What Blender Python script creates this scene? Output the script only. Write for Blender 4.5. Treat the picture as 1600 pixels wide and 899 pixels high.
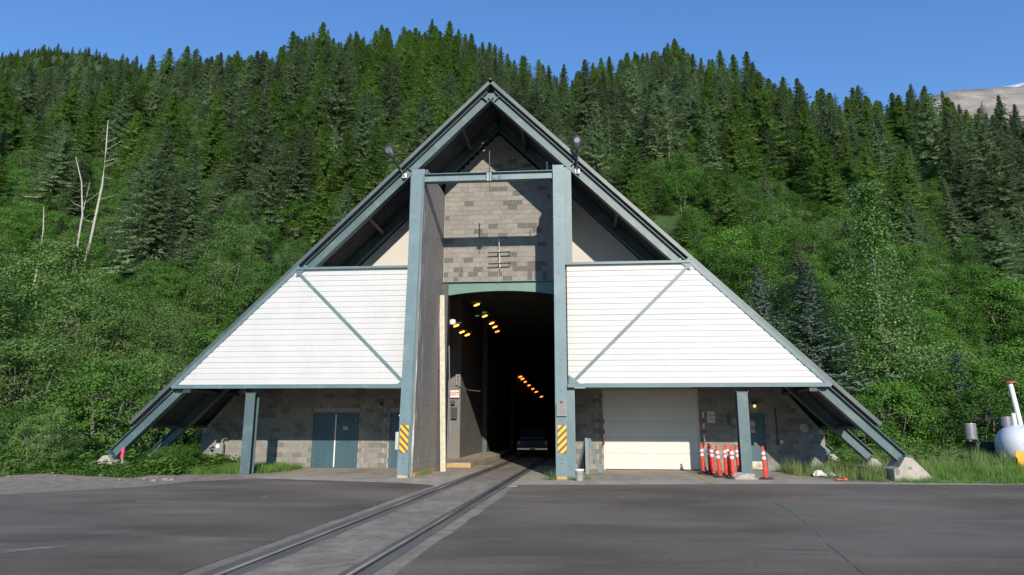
import bpy, bmesh, math, random
from mathutils import Vector, Matrix, noise
from math import sin, cos, tan, pi, sqrt, atan2, radians
random.seed(7)
S = bpy.context.scene
for o in list(bpy.data.objects): bpy.data.objects.remove(o)

# ------------------------------------------------------------------ camera
yaw, pitch, roll, CX, CH, FPX = 0.088, 0.2037, 0.002, 2.943, 1.674, 1055.0
cd = bpy.data.cameras.new('camera'); cam = bpy.data.objects.new('camera', cd)
S.collection.objects.link(cam); S.camera = cam
cd.sensor_width = 36; cd.lens = FPX/1600*36; cd.clip_end = 6000; cd.clip_start = .1
F = Vector((-sin(yaw)*cos(pitch), cos(yaw)*cos(pitch), sin(pitch)))
R = Vector((cos(yaw), sin(yaw), 0)); U = R.cross(F)
R2 = R*cos(roll)+U*sin(roll); U2 = -R*sin(roll)+U*cos(roll)
cam.matrix_world = Matrix(((R2.x, U2.x, -F.x, CX), (R2.y, U2.y, -F.y, 0), (R2.z, U2.z, -F.z, CH), (0, 0, 0, 1)))

# ------------------------------------------------------------------ sky, sun, exposure
SUN = Vector((.23, -1, .415)).normalized()          # towards the sun: behind the camera, to the right
elev = math.asin(SUN.z); az = atan2(SUN.x, SUN.y)
w = bpy.data.worlds.new('World'); S.world = w; w.use_nodes = True
nt = w.node_tree; bg = nt.nodes['Background']
sky = nt.nodes.new('ShaderNodeTexSky'); sky.sky_type = 'NISHITA'; sky.sun_disc = False
sky.sun_elevation = elev; sky.sun_rotation = az
sky.air_density = 1.5; sky.dust_density = 0.0; sky.ozone_density = 8.0
tint = nt.nodes.new('ShaderNodeVectorMath'); tint.operation = 'MULTIPLY'; tint.inputs[1].default_value = (1.05, 1.08, 1.22)
nt.links.new(sky.outputs[0], tint.inputs[0]); nt.links.new(tint.outputs[0], bg.inputs[0]); bg.inputs[1].default_value = 0.15
sl = bpy.data.lights.new('sun', 'SUN'); sl.energy = 4.9; sl.angle = radians(.5); sl.color = (1, .915, .77)
so = bpy.data.objects.new('sun', sl); S.collection.objects.link(so)
so.rotation_euler = SUN.to_track_quat('Z', 'Y').to_euler()
S.view_settings.view_transform = 'Standard'; S.view_settings.look = 'None'
S.view_settings.exposure = 0.0; S.view_settings.gamma = 1
S.render.engine = 'CYCLES'
S.cycles.max_bounces = 6; S.cycles.diffuse_bounces = 2; S.cycles.transparent_max_bounces = 4

# ------------------------------------------------------------------ helpers
COL = S.collection
def link(o): COL.objects.link(o); return o
def tag(o, label=None, cat=None, group=None, kind=None):
    if label: o['label'] = label
    if cat: o['category'] = cat
    if group: o['group'] = group
    if kind: o['kind'] = kind
    return o
def empty(name, loc=(0, 0, 0), rz=0, label=None, cat=None, group=None):
    o = bpy.data.objects.new(name, None); link(o); o.location = loc; o.rotation_euler = (0, 0, rz)
    o.empty_display_size = .3
    return tag(o, label, cat, group)
def meshobj(name, me, parent=None, loc=(0, 0, 0), rot=(0, 0, 0)):
    o = bpy.data.objects.new(name, me); link(o); o.location = loc; o.rotation_euler = rot
    if parent: o.parent = parent
    return o
class MB:
    def __init__(s): s.v = []; s.f = []; s.mi = []
    def poly(s, pts, mi=0):
        n = len(s.v); s.v += [tuple(p) for p in pts]; s.f.append(tuple(range(n, n+len(pts)))); s.mi.append(mi)
    def box(s, a, b, M=None, mi=0):
        x0, y0, z0 = a; x1, y1, z1 = b
        P = [Vector(p) for p in ((x0,y0,z0),(x1,y0,z0),(x1,y1,z0),(x0,y1,z0),(x0,y0,z1),(x1,y0,z1),(x1,y1,z1),(x0,y1,z1))]
        if M is not None: P = [M @ p for p in P]
        n = len(s.v); s.v += [tuple(p) for p in P]
        for q in ((0,3,2,1),(4,5,6,7),(0,1,5,4),(1,2,6,5),(2,3,7,6),(3,0,4,7)):
            s.f.append(tuple(n+i for i in q)); s.mi.append(mi)
    def prism(s, prof, M, length, mi=0):      # profile in local XY, extruded along local Z
        n = len(s.v); k = len(prof)
        for z in (0, length):
            s.v += [tuple(M @ Vector((p[0], p[1], z))) for p in prof]
        for i in range(k):
            j = (i+1) % k; s.f.append((n+i, n+j, n+k+j, n+k+i)); s.mi.append(mi)
        s.f.append(tuple(n+i for i in reversed(range(k)))); s.mi.append(mi)
        s.f.append(tuple(n+k+i for i in range(k))); s.mi.append(mi)
    def tube(s, pts, r, k=8, mi=0, cap=True):
        pts = [Vector(p) for p in pts]; rs = r if isinstance(r, (list, tuple)) else [r]*len(pts)
        n0 = len(s.v)
        for i, p in enumerate(pts):
            d = (pts[min(i+1, len(pts)-1)]-pts[max(i-1, 0)]).normalized()
            q = d.to_track_quat('Z', 'Y')
            for j in range(k):
                a = 2*pi*j/k; s.v.append(tuple(p+q @ Vector((cos(a)*rs[i], sin(a)*rs[i], 0))))
        for i in range(len(pts)-1):
            for j in range(k):
                a = n0+i*k+j; b = n0+i*k+(j+1) % k; s.f.append((a, b, b+k, a+k)); s.mi.append(mi)
        if cap:
            s.f.append(tuple(n0+j for j in reversed(range(k)))); s.mi.append(mi)
            m = n0+(len(pts)-1)*k; s.f.append(tuple(m+j for j in range(k))); s.mi.append(mi)
    def lathe(s, prof, c=(0, 0, 0), k=16, mi=0, M=None):   # prof = [(r, z, mat?)]
        n0 = len(s.v); c = Vector(c)
        for p in prof:
            for j in range(k):
                a = 2*pi*j/k; q = Vector((cos(a)*p[0], sin(a)*p[0], p[1]))
                if M is not None: q = M @ q
                s.v.append(tuple(c+q))
        for i in range(len(prof)-1):
            m = prof[i][2] if len(prof[i]) > 2 else mi
            for j in range(k):
                a = n0+i*k+j; b = n0+i*k+(j+1) % k; s.f.append((a, b, b+k, a+k)); s.mi.append(m)
    def ibeam(s, a, b, up, d, wd, tf=.03, tw=.025, mi=0):   # depth d along 'up', width wd across
        a, b = Vector(a), Vector(b); z = (b-a).normalized(); u = Vector(up); u = (u-z*u.dot(z)).normalized(); x = u.cross(z)
        M = Matrix(((x.x, u.x, z.x, a.x), (x.y, u.y, z.y, a.y), (x.z, u.z, z.z, a.z), (0, 0, 0, 1)))
        h, q, t = d/2, wd/2, tw/2
        prof = [(-q,-h),(q,-h),(q,-h+tf),(t,-h+tf),(t,h-tf),(q,h-tf),(q,h),(-q,h),(-q,h-tf),(-t,h-tf),(-t,-h+tf),(-q,-h+tf)]
        s.prism(prof, M, (b-a).length, mi)
    def bar(s, a, b, up, d, wd, mi=0):
        a, b = Vector(a), Vector(b); z = (b-a).normalized(); u = Vector(up); u = (u-z*u.dot(z)).normalized(); x = u.cross(z)
        M = Matrix(((x.x, u.x, z.x, a.x), (x.y, u.y, z.y, a.y), (x.z, u.z, z.z, a.z), (0, 0, 0, 1)))
        s.prism([(-wd/2,-d/2),(wd/2,-d/2),(wd/2,d/2),(-wd/2,d/2)], M, (b-a).length, mi)
    def mesh(s, name, mats, smooth=False):
        me = bpy.data.meshes.new(name); me.from_pydata(s.v, [], s.f)
        for m in (mats if isinstance(mats, (list, tuple)) else [mats]): me.materials.append(m)
        me.polygons.foreach_set('material_index', s.mi)
        if smooth: me.polygons.foreach_set('use_smooth', [True]*len(s.f))
        me.update(); return me
    def build(s, name, mats, parent=None, smooth=False, bevel=0, loc=(0,0,0), rot=(0,0,0), fix=True):
        me = s.mesh(name, mats, smooth)
        if fix:
            bm = bmesh.new(); bm.from_mesh(me); bmesh.ops.recalc_face_normals(bm, faces=bm.faces); bm.to_mesh(me); bm.free()
        o = meshobj(name, me, parent, loc, rot)
        if bevel:
            b = o.modifiers.new('bevel', 'BEVEL'); b.width = bevel; b.segments = 2; b.limit_method = 'ANGLE'
        return o

# ------------------------------------------------------------------ materials
def nmat(name, c1, c2=None, scale=3, rough=.7, bump=0, bscale=None, metal=0, detail=6, lo=.35, hi=.65, obj_random=0, coords='Object', stretch=None, spec=.5, layers=()):
    m = bpy.data.materials.new(name); m.use_nodes = True; t = m.node_tree; N = t.nodes; L = t.links
    b = N['Principled BSDF']; b.inputs['Roughness'].default_value = rough; b.inputs['Metallic'].default_value = metal
    b.inputs['Specular IOR Level'].default_value = spec
    tc = N.new('ShaderNodeTexCoord'); src = tc.outputs[coords]
    if coords == 'World':
        pass
    if stretch:
        mp = N.new('ShaderNodeMapping'); mp.inputs['Scale'].default_value = stretch; L.new(src, mp.inputs[0]); src = mp.outputs[0]
    def nz(sc, dt=detail, s_=None):
        n = N.new('ShaderNodeTexNoise'); n.inputs['Scale'].default_value = sc; n.inputs['Detail'].default_value = dt; L.new(s_ or src, n.inputs['Vector']); return n.outputs['Fac']
    def ramp(f, a, c, A=(0,0,0,1), B=(1,1,1,1)):
        r = N.new('ShaderNodeValToRGB'); r.color_ramp.elements[0].position = a; r.color_ramp.elements[1].position = c
        r.color_ramp.elements[0].color = A; r.color_ramp.elements[1].color = B; L.new(f, r.inputs[0]); return r.outputs[0]
    c = (*c1, 1)
    if c2 is not None:
        col = ramp(nz(scale), lo, hi, (*c1, 1), (*c2, 1))
    else:
        rgb = N.new('ShaderNodeRGB'); rgb.outputs[0].default_value = c; col = rgb.outputs[0]
    for (lc, lsc, la, lb, fac, st) in layers:      # extra stains: colour, scale, ramp a,b, strength, stretch
        s_ = src
        if st:
            mp = N.new('ShaderNodeMapping'); mp.inputs['Scale'].default_value = st; L.new(tc.outputs[coords], mp.inputs[0]); s_ = mp.outputs[0]
        f = ramp(nz(lsc, 5, s_), la, lb)
        mul = N.new('ShaderNodeMath'); mul.operation = 'MULTIPLY'; mul.inputs[1].default_value = fac; L.new(f, mul.inputs[0])
        mx = N.new('ShaderNodeMix'); mx.data_type = 'RGBA'; L.new(mul.outputs[0], mx.inputs[0]); L.new(col, mx.inputs[6]); mx.inputs[7].default_value = (*lc, 1); col = mx.outputs[2]
    if obj_random:
        oi = N.new('ShaderNodeObjectInfo'); mr = N.new('ShaderNodeMapRange'); mr.inputs[3].default_value = 1-obj_random; mr.inputs[4].default_value = 1+obj_random
        L.new(oi.outputs['Random'], mr.inputs[0])
        vm = N.new('ShaderNodeVectorMath'); vm.operation = 'SCALE'; L.new(col, vm.inputs[0]); L.new(mr.outputs[0], vm.inputs['Scale']); col = vm.outputs[0]
    L.new(col, b.inputs['Base Color'])
    if bump:
        bn = N.new('ShaderNodeBump'); bn.inputs['Strength'].default_value = 1; bn.inputs['Distance'].default_value = bump
        L.new(nz(bscale or scale*4), bn.inputs['Height']); L.new(bn.outputs[0], b.inputs['Normal'])
    return m

def leafmat(name, ca, cb, trans=.25, hue=.25, rough=.6, spec=.3, yellow=None):
    """foliage: colour varies per tree, per leaf cluster (island) and with a soft noise"""
    m = bpy.data.materials.new(name); m.use_nodes = True; t = m.node_tree; N = t.nodes; L = t.links
    b = N['Principled BSDF']; b.inputs['Roughness'].default_value = rough; b.inputs['Specular IOR Level'].default_value = spec
    oi = N.new('ShaderNodeObjectInfo'); geo = N.new('ShaderNodeNewGeometry')
    r = N.new('ShaderNodeMix'); r.data_type = 'RGBA'; r.inputs[6].default_value = (*ca, 1); r.inputs[7].default_value = (*cb, 1)
    tc = N.new('ShaderNodeTexCoord'); n = N.new('ShaderNodeTexNoise'); n.inputs['Scale'].default_value = .55; n.inputs['Detail'].default_value = 3; L.new(tc.outputs['Object'], n.inputs['Vector'])
    mr0 = N.new('ShaderNodeMapRange'); mr0.inputs[1].default_value = .35; mr0.inputs[2].default_value = .65; L.new(n.outputs['Fac'], mr0.inputs[0])
    a = N.new('ShaderNodeMath'); a.operation = 'ADD'; L.new(mr0.outputs[0], a.inputs[0]); L.new(geo.outputs['Random Per Island'], a.inputs[1])
    a1 = N.new('ShaderNodeMath'); a1.operation = 'ADD'; L.new(a.outputs[0], a1.inputs[0]); L.new(oi.outputs['Random'], a1.inputs[1])
    a2 = N.new('ShaderNodeMath'); a2.operation = 'DIVIDE'; L.new(a1.outputs[0], a2.inputs[0]); a2.inputs[1].default_value = 3
    L.new(a2.outputs[0], r.inputs[0])
    mr = N.new('ShaderNodeMapRange'); mr.inputs[3].default_value = 1-hue; mr.inputs[4].default_value = 1+hue
    wn = N.new('ShaderNodeTexWhiteNoise'); wn.noise_dimensions = '1D'; L.new(oi.outputs['Random'], wn.inputs['W']); L.new(wn.outputs['Value'], mr.inputs[0])
    vm = N.new('ShaderNodeVectorMath'); vm.operation = 'SCALE'; L.new(r.outputs[2], vm.inputs[0]); L.new(mr.outputs[0], vm.inputs['Scale'])
    L.new(vm.outputs[0], b.inputs['Base Color'])
    tr = N.new('ShaderNodeBsdfTranslucent'); L.new(vm.outputs[0], tr.inputs[0])
    mx = N.new('ShaderNodeMixShader'); mx.inputs[0].default_value = trans
    L.new(b.outputs[0], mx.inputs[1]); L.new(tr.outputs[0], mx.inputs[2]); L.new(mx.outputs[0], N['Material Output'].inputs[0])
    return m

def steel(name, c, worn=(.33, .38, .38), rust=.12):
    return nmat(name, c, tuple(min(1, v*1.18) for v in c), 1.3, rough=.45, bump=.002, bscale=6,
                layers=((worn, 2.2, .55, .8, .35, None), ((.20, .10, .05), 9, .70, .78, rust*3, None), ((.12, .13, .12), 1.6, .5, .9, .35, (3, 3, .25))))
M = {}
M['rafter'] = steel('rafter_paint', (.07, .118, .128))
M['post'] = steel('post_paint', (.125, .193, .218), rust=.32)
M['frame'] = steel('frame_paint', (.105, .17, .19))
M['teal_door'] = steel('door_paint', (.035, .085, .11), worn=(.07, .14, .17), rust=.02)
M['green_beam'] = steel('arched_beam_paint', (.10, .19, .155), worn=(.13, .22, .19), rust=0)
M['roof'] = nmat('roof_metal', (.07, .088, .094), (.10, .115, .12), 2, rough=.45, metal=.2)
M['deck'] = nmat('deck_underside', (.06, .062, .065), (.08, .08, .08), 2, rough=.6)
M['siding'] = nmat('white_siding', (.56, .56, .56), (.60, .595, .585), 1.2, rough=.5, layers=(((.40, .38, .31), 1.5, .58, .85, .35, (2, 2, 6)), ((.45, .44, .40), 3, .55, .9, .4, (6, 1, .4))))
M['stucco'] = nmat('white_wall', (.56, .53, .49), (.60, .57, .53), 1, rough=.9, bump=.003, bscale=30)
M['mortar'] = nmat('mortar', (.33, .315, .285), (.38, .365, .335), 8, rough=.95, bump=.003, bscale=40)
M['garage'] = nmat('garage_paint', (.62, .61, .565), (.65, .635, .59), 1.5, rough=.5, layers=(((.55, .52, .45), 2, .6, .85, .25, None),))
M['concrete'] = nmat('concrete', (.37, .318, .245), (.50, .44, .35), 2.2, rough=.92, bump=.012, bscale=22,
                     layers=(((.15, .135, .11), 5, .56, .70, .55, None), ((.19, .17, .14), .8, .45, .75, .6, (1, .4, 1)), ((.12, .11, .09), 38, .58, .68, .5, None), ((.50, .47, .40), 26, .64, .70, .4, None)))
M['track_concrete'] = nmat('track_concrete', (.25, .212, .158), (.36, .308, .235), 2.2, rough=.92, bump=.012, bscale=22,
                     layers=(((.12, .105, .08), 5, .54, .68, .6, None), ((.15, .13, .105), .8, .42, .72, .7, (1, .35, 1)), ((.10, .09, .075), 38, .57, .67, .5, None), ((.46, .42, .35), 26, .64, .70, .4, None)))
M['footing'] = nmat('footing_concrete', (.36, .33, .28), (.46, .42, .36), 2.5, rough=.95, bump=.012, bscale=14,
                    layers=(((.10, .09, .08), 4, .58, .68, .7, None), ((.12, .15, .07), 2, .6, .8, .4, None)))
M['rail_bed'] = nmat('rail_bed_rubber', (.11, .10, .088), (.165, .15, .13), 4, rough=.8, bump=.004, bscale=30, stretch=(1, .15, 1), layers=(((.25,.23,.2), 3, .6, .8, .4, None),))
M['rail'] = nmat('worn_rail_steel', (.35, .33, .31), (.5, .48, .45), 6, rough=.28, metal=.85, stretch=(1, .1, 1))
M['pit_wall'] = None
M['pipe_white'] = nmat('peeling_white_paint', (.52, .47, .36), (.62, .57, .46), 5, rough=.6, layers=(((.25, .17, .09), 7, .60, .68, .7, (3, 3, .8)),))
M['orange_curb'] = nmat('worn_yellow_paint', (.62, .33, .06), (.42, .30, .14), 6, rough=.85, bump=.004, bscale=20, layers=(((.33, .31, .27), 6, .5, .62, .8, None),))
M['cone'] = nmat('orange_plastic', (.74, .055, .03), (.82, .085, .035), 3, rough=.45, obj_random=.12, layers=(((.35, .06, .03), 6, .62, .8, .35, None),))
M['cone_white'] = nmat('white_reflective_band', (.78, .78, .78), rough=.35)
M['rubber'] = nmat('black_rubber', (.035, .034, .033), (.07, .065, .06), 8, rough=.85)
M['dark'] = nmat('dark_metal', (.035, .036, .04), (.05, .05, .055), 5, rough=.45)
M['lens'] = nmat('lamp_glass', (.12, .125, .13), rough=.25, spec=.5)
M['white'] = nmat('white_paint', (.72, .72, .70), (.78, .78, .76), 3, rough=.5)
M['signred'] = nmat('sign_red', (.55, .03, .03), rough=.5)
M['signblack'] = nmat('sign_black', (.02, .02, .02), rough=.5)
M['signgrey'] = nmat('sign_backing', (.55, .54, .50), (.62, .61, .57), 5, rough=.5)
M['yellow'] = nmat('hazard_yellow', (.86, .47, .02), rough=.45)
M['hazblack'] = nmat('hazard_black', (.09, .085, .08), (.12, .09, .07), 20, rough=.5)
M['grey_metal'] = nmat('grey_painted_metal', (.20, .21, .225), (.26, .27, .285), 3, rough=.45, metal=.3, layers=(((.2, .13, .08), 6, .62, .75, .4, None),))
M['beige_box'] = nmat('beige_box', (.50, .48, .42), rough=.5)
M['bucket'] = nmat('dirty_white_plastic', (.70, .66, .62), (.78, .76, .74), 7, rough=.6, layers=(((.6, .12, .2), 5, .66, .7, .6, None), ((.33, .24, .14), 4, .58, .72, .5, None)))
M['tank'] = nmat('tank_white', (.62, .66, .72), (.70, .73, .78), 1.5, rough=.35, layers=(((.28, .22, .17), 1.6, .62, .9, .35, (1, 1, .3)),))
M['pink'] = nmat('pink_flagging', (.85, .06, .18), rough=.5)
M['wood'] = nmat('survey_stake_wood', (.50, .38, .24), (.58, .46, .32), 8, rough=.8)
M['gravel'] = nmat('gravel_shoulder', (.22, .18, .135), (.35, .295, .23), 3, rough=1, bump=.03, bscale=22, layers=(((.11, .09, .07), 30, .55, .7, .6, None),))
M['rock'] = nmat('grey_rock', (.17, .155, .135), (.25, .235, .21), 3, rough=.95, bump=.03, bscale=8, obj_random=.15)
M['whiterock'] = nmat('pale_rock', (.62, .60, .56), (.72, .7, .67), 3, rough=.95, bump=.02, bscale=8)
M['orange'] = nmat('orange_sheet', (.85, .36, .02), (.9, .42, .04), 2, rough=.5)
M['darkgreen'] = nmat('dark_green_box', (.015, .035, .025), (.02, .045, .032), 3, rough=.5)
M['bark'] = nmat('bark', (.10, .08, .06), (.17, .145, .115), 6, rough=1, bump=.02, bscale=14, stretch=(1, 1, .3))
M['paleBark'] = nmat('pale_bark', (.14, .125, .10), (.24, .22, .19), 5, rough=1, bump=.01, bscale=14, stretch=(1, 1, .4))
M['deadwood'] = nmat('bleached_dead_wood', (.40, .365, .32), (.54, .50, .45), 4, rough=1, bump=.01, bscale=12, stretch=(1, 1, .25), layers=(((.22, .18, .15), 6, .6, .72, .6, None),))
M['spruce'] = leafmat('spruce_needles', (.095, .15, .07), (.27, .36, .17), .34, .34)
M['blue_spruce'] = leafmat('blue_green_spruce_needles', (.10, .155, .105), (.27, .36, .27), .12, .12)
M['hemlock'] = leafmat('hemlock_needles', (.10, .185, .035), (.24, .37, .085), .36, .22)
M['alder'] = leafmat('alder_leaves', (.052, .14, .016), (.145, .295, .045), .35, .28)
M['willow'] = leafmat('willow_leaves', (.085, .165, .035), (.205, .325, .085), .35, .2)
M['cottonwood'] = leafmat('cottonwood_leaves', (.085, .18, .035), (.22, .36, .11), .3, .1, rough=.4, spec=.5)
M['grass'] = leafmat('grass_blades', (.08, .18, .025), (.21, .34, .08), .3, .25)
M['drygrass'] = leafmat('seeding_grass', (.16, .25, .07), (.34, .38, .17), .3, .2)
M['herb'] = leafmat('herb_leaves', (.07, .16, .02), (.15, .28, .05), .3, .2)

def blockmat(name, light, mid, dark):
    m = nmat(name, light, None, rough=.95, bump=.004, bscale=60); t = m.node_tree; N = t.nodes; L = t.links
    oi = N.new('ShaderNodeObjectInfo'); r = N.new('ShaderNodeValToRGB'); cr = r.color_ramp; cr.interpolation = 'CONSTANT'
    cr.elements[0].color = (*light, 1); cr.elements[0].position = 0; cr.elements[1].color = (*mid, 1); cr.elements[1].position = .42
    e = cr.elements.new(.78); e.color = (*dark, 1); e = cr.elements.new(.22); e.color = tuple([(a+b)/2 for a, b in zip(light, mid)])+(1,)
    geo = N.new('ShaderNodeNewGeometry'); ad = N.new('ShaderNodeMath'); ad.operation = 'ADD'; L.new(oi.outputs['Random'], ad.inputs[0]); L.new(geo.outputs['Random Per Island'], ad.inputs[1])
    fr = N.new('ShaderNodeMath'); fr.operation = 'FRACT'; L.new(ad.outputs[0], fr.inputs[0])
    L.new(fr.outputs[0], r.inputs[0])
    tc = N.new('ShaderNodeTexCoord'); n = N.new('ShaderNodeTexNoise'); n.inputs['Scale'].default_value = 9; n.inputs['Detail'].default_value = 8
    L.new(geo.outputs['Position'], n.inputs['Vector']); mr = N.new('ShaderNodeMapRange'); mr.inputs[1].default_value = .3; mr.inputs[2].default_value = .7; mr.inputs[3].default_value = .84; mr.inputs[4].default_value = 1.12; L.new(n.outputs['Fac'], mr.inputs[0])
    vm = N.new('ShaderNodeVectorMath'); vm.operation = 'SCALE'; L.new(r.outputs[0], vm.inputs[0]); L.new(mr.outputs[0], vm.inputs['Scale'])
    L.new(vm.outputs[0], N['Principled BSDF'].inputs['Base Color']); return m
M['block'] = blockmat('split_face_block', (.285, .272, .248), (.235, .226, .21), (.182, .176, .167))
M['headblock'] = blockmat('headwall_block', (.285, .268, .24), (.245, .232, .21), (.145, .138, .13))

def asphalt():
    m = bpy.data.materials.new('asphalt'); m.use_nodes = True; t = m.node_tree; N = t.nodes; L = t.links
    b = N['Principled BSDF']; b.inputs['Roughness'].default_value = .88; b.inputs['Specular IOR Level'].default_value = .35
    g = N.new('ShaderNodeNewGeometry')
    def nz(sc, st=(1,1,1), dt=6):
        mp = N.new('ShaderNodeMapping'); mp.inputs['Scale'].default_value = st; L.new(g.outputs['Position'], mp.inputs[0])
        n = N.new('ShaderNodeTexNoise'); n.inputs['Scale'].default_value = sc; n.inputs['Detail'].default_value = dt; L.new(mp.outputs[0], n.inputs['Vector']); return n.outputs['Fac']
    def ramp(f, a, c, A, B):
        r = N.new('ShaderNodeValToRGB'); r.color_ramp.elements[0].position = a; r.color_ramp.elements[1].position = c
        r.color_ramp.elements[0].color = (*A, 1); r.color_ramp.elements[1].color = (*B, 1); L.new(f, r.inputs[0]); return r.outputs[0]
    def mix(f, a, bcol, k=1):
        mu = N.new('ShaderNodeMath'); mu.operation = 'MULTIPLY'; mu.inputs[1].default_value = k; L.new(f, mu.inputs[0])
        x = N.new('ShaderNodeMix'); x.data_type = 'RGBA'; L.new(mu.outputs[0], x.inputs[0]); L.new(a, x.inputs[6])
        x.inputs[7].default_value = (*bcol, 1); return x.outputs[2]
    col = ramp(nz(.25, (1, 1.6, 1)), .38, .62, (.108, .088, .066), (.185, .154, .116))
    col = mix(ramp(nz(.5, (.5, 1.8, 1), 8), .52, .75, (0,0,0), (1,1,1)), col, (.31, .265, .215), .6)     # dust streaks dragged by tyres
    col = mix(ramp(nz(1.4, (.3, 2.2, 1), 8), .58, .72, (0,0,0), (1,1,1)), col, (.062, .054, .046), .6)
    col = mix(ramp(nz(14, dt=8), .48, .75, (0,0,0), (1,1,1)), col, (.085, .074, .062), .6)
    col = mix(ramp(nz(.16, (1, 1.3, 1), 3), .50, .60, (0,0,0), (1,1,1)), col, (.21, .178, .145), .5)
    col = mix(ramp(nz(60), .57, .66, (0,0,0), (1,1,1)), col, (.26, .24, .21), .6)
    col = mix(ramp(nz(45), .57, .66, (0,0,0), (1,1,1)), col, (.05, .045, .04), .5)                       # stones in the binder
    col = mix(ramp(nz(3.2, (1, 1, 1), 3), .68, .76, (0,0,0), (1,1,1)), col, (.15, .14, .13), .35)
    L.new(col, b.inputs['Base Color'])
    bn = N.new('ShaderNodeBump'); bn.inputs['Distance'].default_value = .012; bn.inputs['Strength'].default_value = 1; L.new(nz(55), bn.inputs['Height']); L.new(bn.outputs[0], b.inputs['Normal'])
    return m
M['asphalt'] = asphalt()

def pitwallmat():
    """painted block wall: brick bump, whitish streaks running down, strongest at the front, ochre dirt towards the foot"""
    m = bpy.data.materials.new('painted_side_wall'); m.use_nodes = True; t = m.node_tree; N = t.nodes; L = t.links
    b = N['Principled BSDF']; b.inputs['Roughness'].default_value = .55
    g = N.new('ShaderNodeNewGeometry'); sp = N.new('ShaderNodeSeparateXYZ'); L.new(g.outputs['Position'], sp.inputs[0])
    cb = N.new('ShaderNodeCombineXYZ'); L.new(sp.outputs[1], cb.inputs[0]); L.new(sp.outputs[2], cb.inputs[1])
    br = N.new('ShaderNodeTexBrick'); br.inputs['Scale'].default_value = 1; br.inputs['Brick Width'].default_value = .4064; br.inputs['Row Height'].default_value = .2032; br.inputs['Mortar Size'].default_value = .008
    br.inputs['Color1'].default_value = (.245,.228,.232,1); br.inputs['Color2'].default_value = (.28,.262,.262,1); br.inputs['Mortar'].default_value = (.215,.202,.202,1); L.new(cb.outputs[0], br.inputs['Vector'])
    def nz(sc, st, dt=6):
        mp = N.new('ShaderNodeMapping'); mp.inputs['Scale'].default_value = st; L.new(g.outputs['Position'], mp.inputs[0])
        n = N.new('ShaderNodeTexNoise'); n.inputs['Scale'].default_value = sc; n.inputs['Detail'].default_value = dt; L.new(mp.outputs[0], n.inputs['Vector']); return n.outputs['Fac']
    def rng(f, a, c, d=0, e=1):
        r = N.new('ShaderNodeMapRange'); r.inputs[1].default_value = a; r.inputs[2].default_value = c; r.inputs[3].default_value = d; r.inputs[4].default_value = e; L.new(f, r.inputs[0]); return r.outputs[0]
    def mul(a, bb):
        x = N.new('ShaderNodeMath'); x.operation = 'MULTIPLY'; L.new(a, x.inputs[0]); L.new(bb, x.inputs[1]); return x.outputs[0]
    def mix(f, a, c):
        x = N.new('ShaderNodeMix'); x.data_type = 'RGBA'; L.new(f, x.inputs[0]); L.new(a, x.inputs[6]); x.inputs[7].default_value = (*c, 1); return x.outputs[2]
    col = mix(rng(nz(.5, (1,1,1)), .4, .75, 0, .55), br.outputs[0], (.29,.272,.265))
    dirt = rng(sp.outputs[2], 0, 3.6, .85, 0)
    col = mix(mul(dirt, rng(nz(1.5, (1,1,1)), .3, .6)), col, (.30,.265,.17))
    st = mul(rng(nz(6, (1,1,.14)), .56, .66), rng(sp.outputs[1], 24.6, 23.2, .15, 1))  # whitish vertical streaks, stronger towards the front edge
    col = mix(st, col, (.62,.61,.62))
    L.new(col, b.inputs['Base Color'])
    bn = N.new('ShaderNodeBump'); bn.invert = True; bn.inputs['Distance'].default_value = .006; L.new(br.outputs['Fac'], bn.inputs['Height']); L.new(bn.outputs[0], b.inputs['Normal'])
    return m
M['pit_wall'] = pitwallmat()
def emat(name, c, s):
    m = bpy.data.materials.new(name); m.use_nodes = True; b = m.node_tree.nodes['Principled BSDF']
    b.inputs['Base Color'].default_value = (*c, 1); b.inputs['Emission Color'].default_value = (*c, 1); b.inputs['Emission Strength'].default_value = s; return m
M['sodium'] = emat('sodium_lamp', (1, .36, .05), 4.5)
M['sodium_far'] = emat('sodium_lamp_far', (1, .25, .04), 3.0)
M['greenlamp'] = emat('green_signal_lamp', (.12, .5, .3), .25)
M['bulb'] = emat('lit_bulb', (1, .8, .35), 1.0)

def text(body, size, parent, name, mat_, loc, rot=(pi/2, 0, 0), depth=.002, bold=0):
    c = bpy.data.curves.new(name, 'FONT'); c.body = body; c.size = size; c.extrude = depth; c.offset = bold; c.align_x = 'CENTER'; c.align_y = 'CENTER'; c.resolution_u = 2
    o = bpy.data.objects.new(name, c); link(o); dg = bpy.context.evaluated_depsgraph_get(); me = bpy.data.meshes.new_from_object(o.evaluated_get(dg))
    bpy.data.objects.remove(o); me.materials.clear(); me.materials.append(mat_)
    return meshobj(name, me, parent, loc, rot)
bpy.context.view_layer.update()

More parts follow.
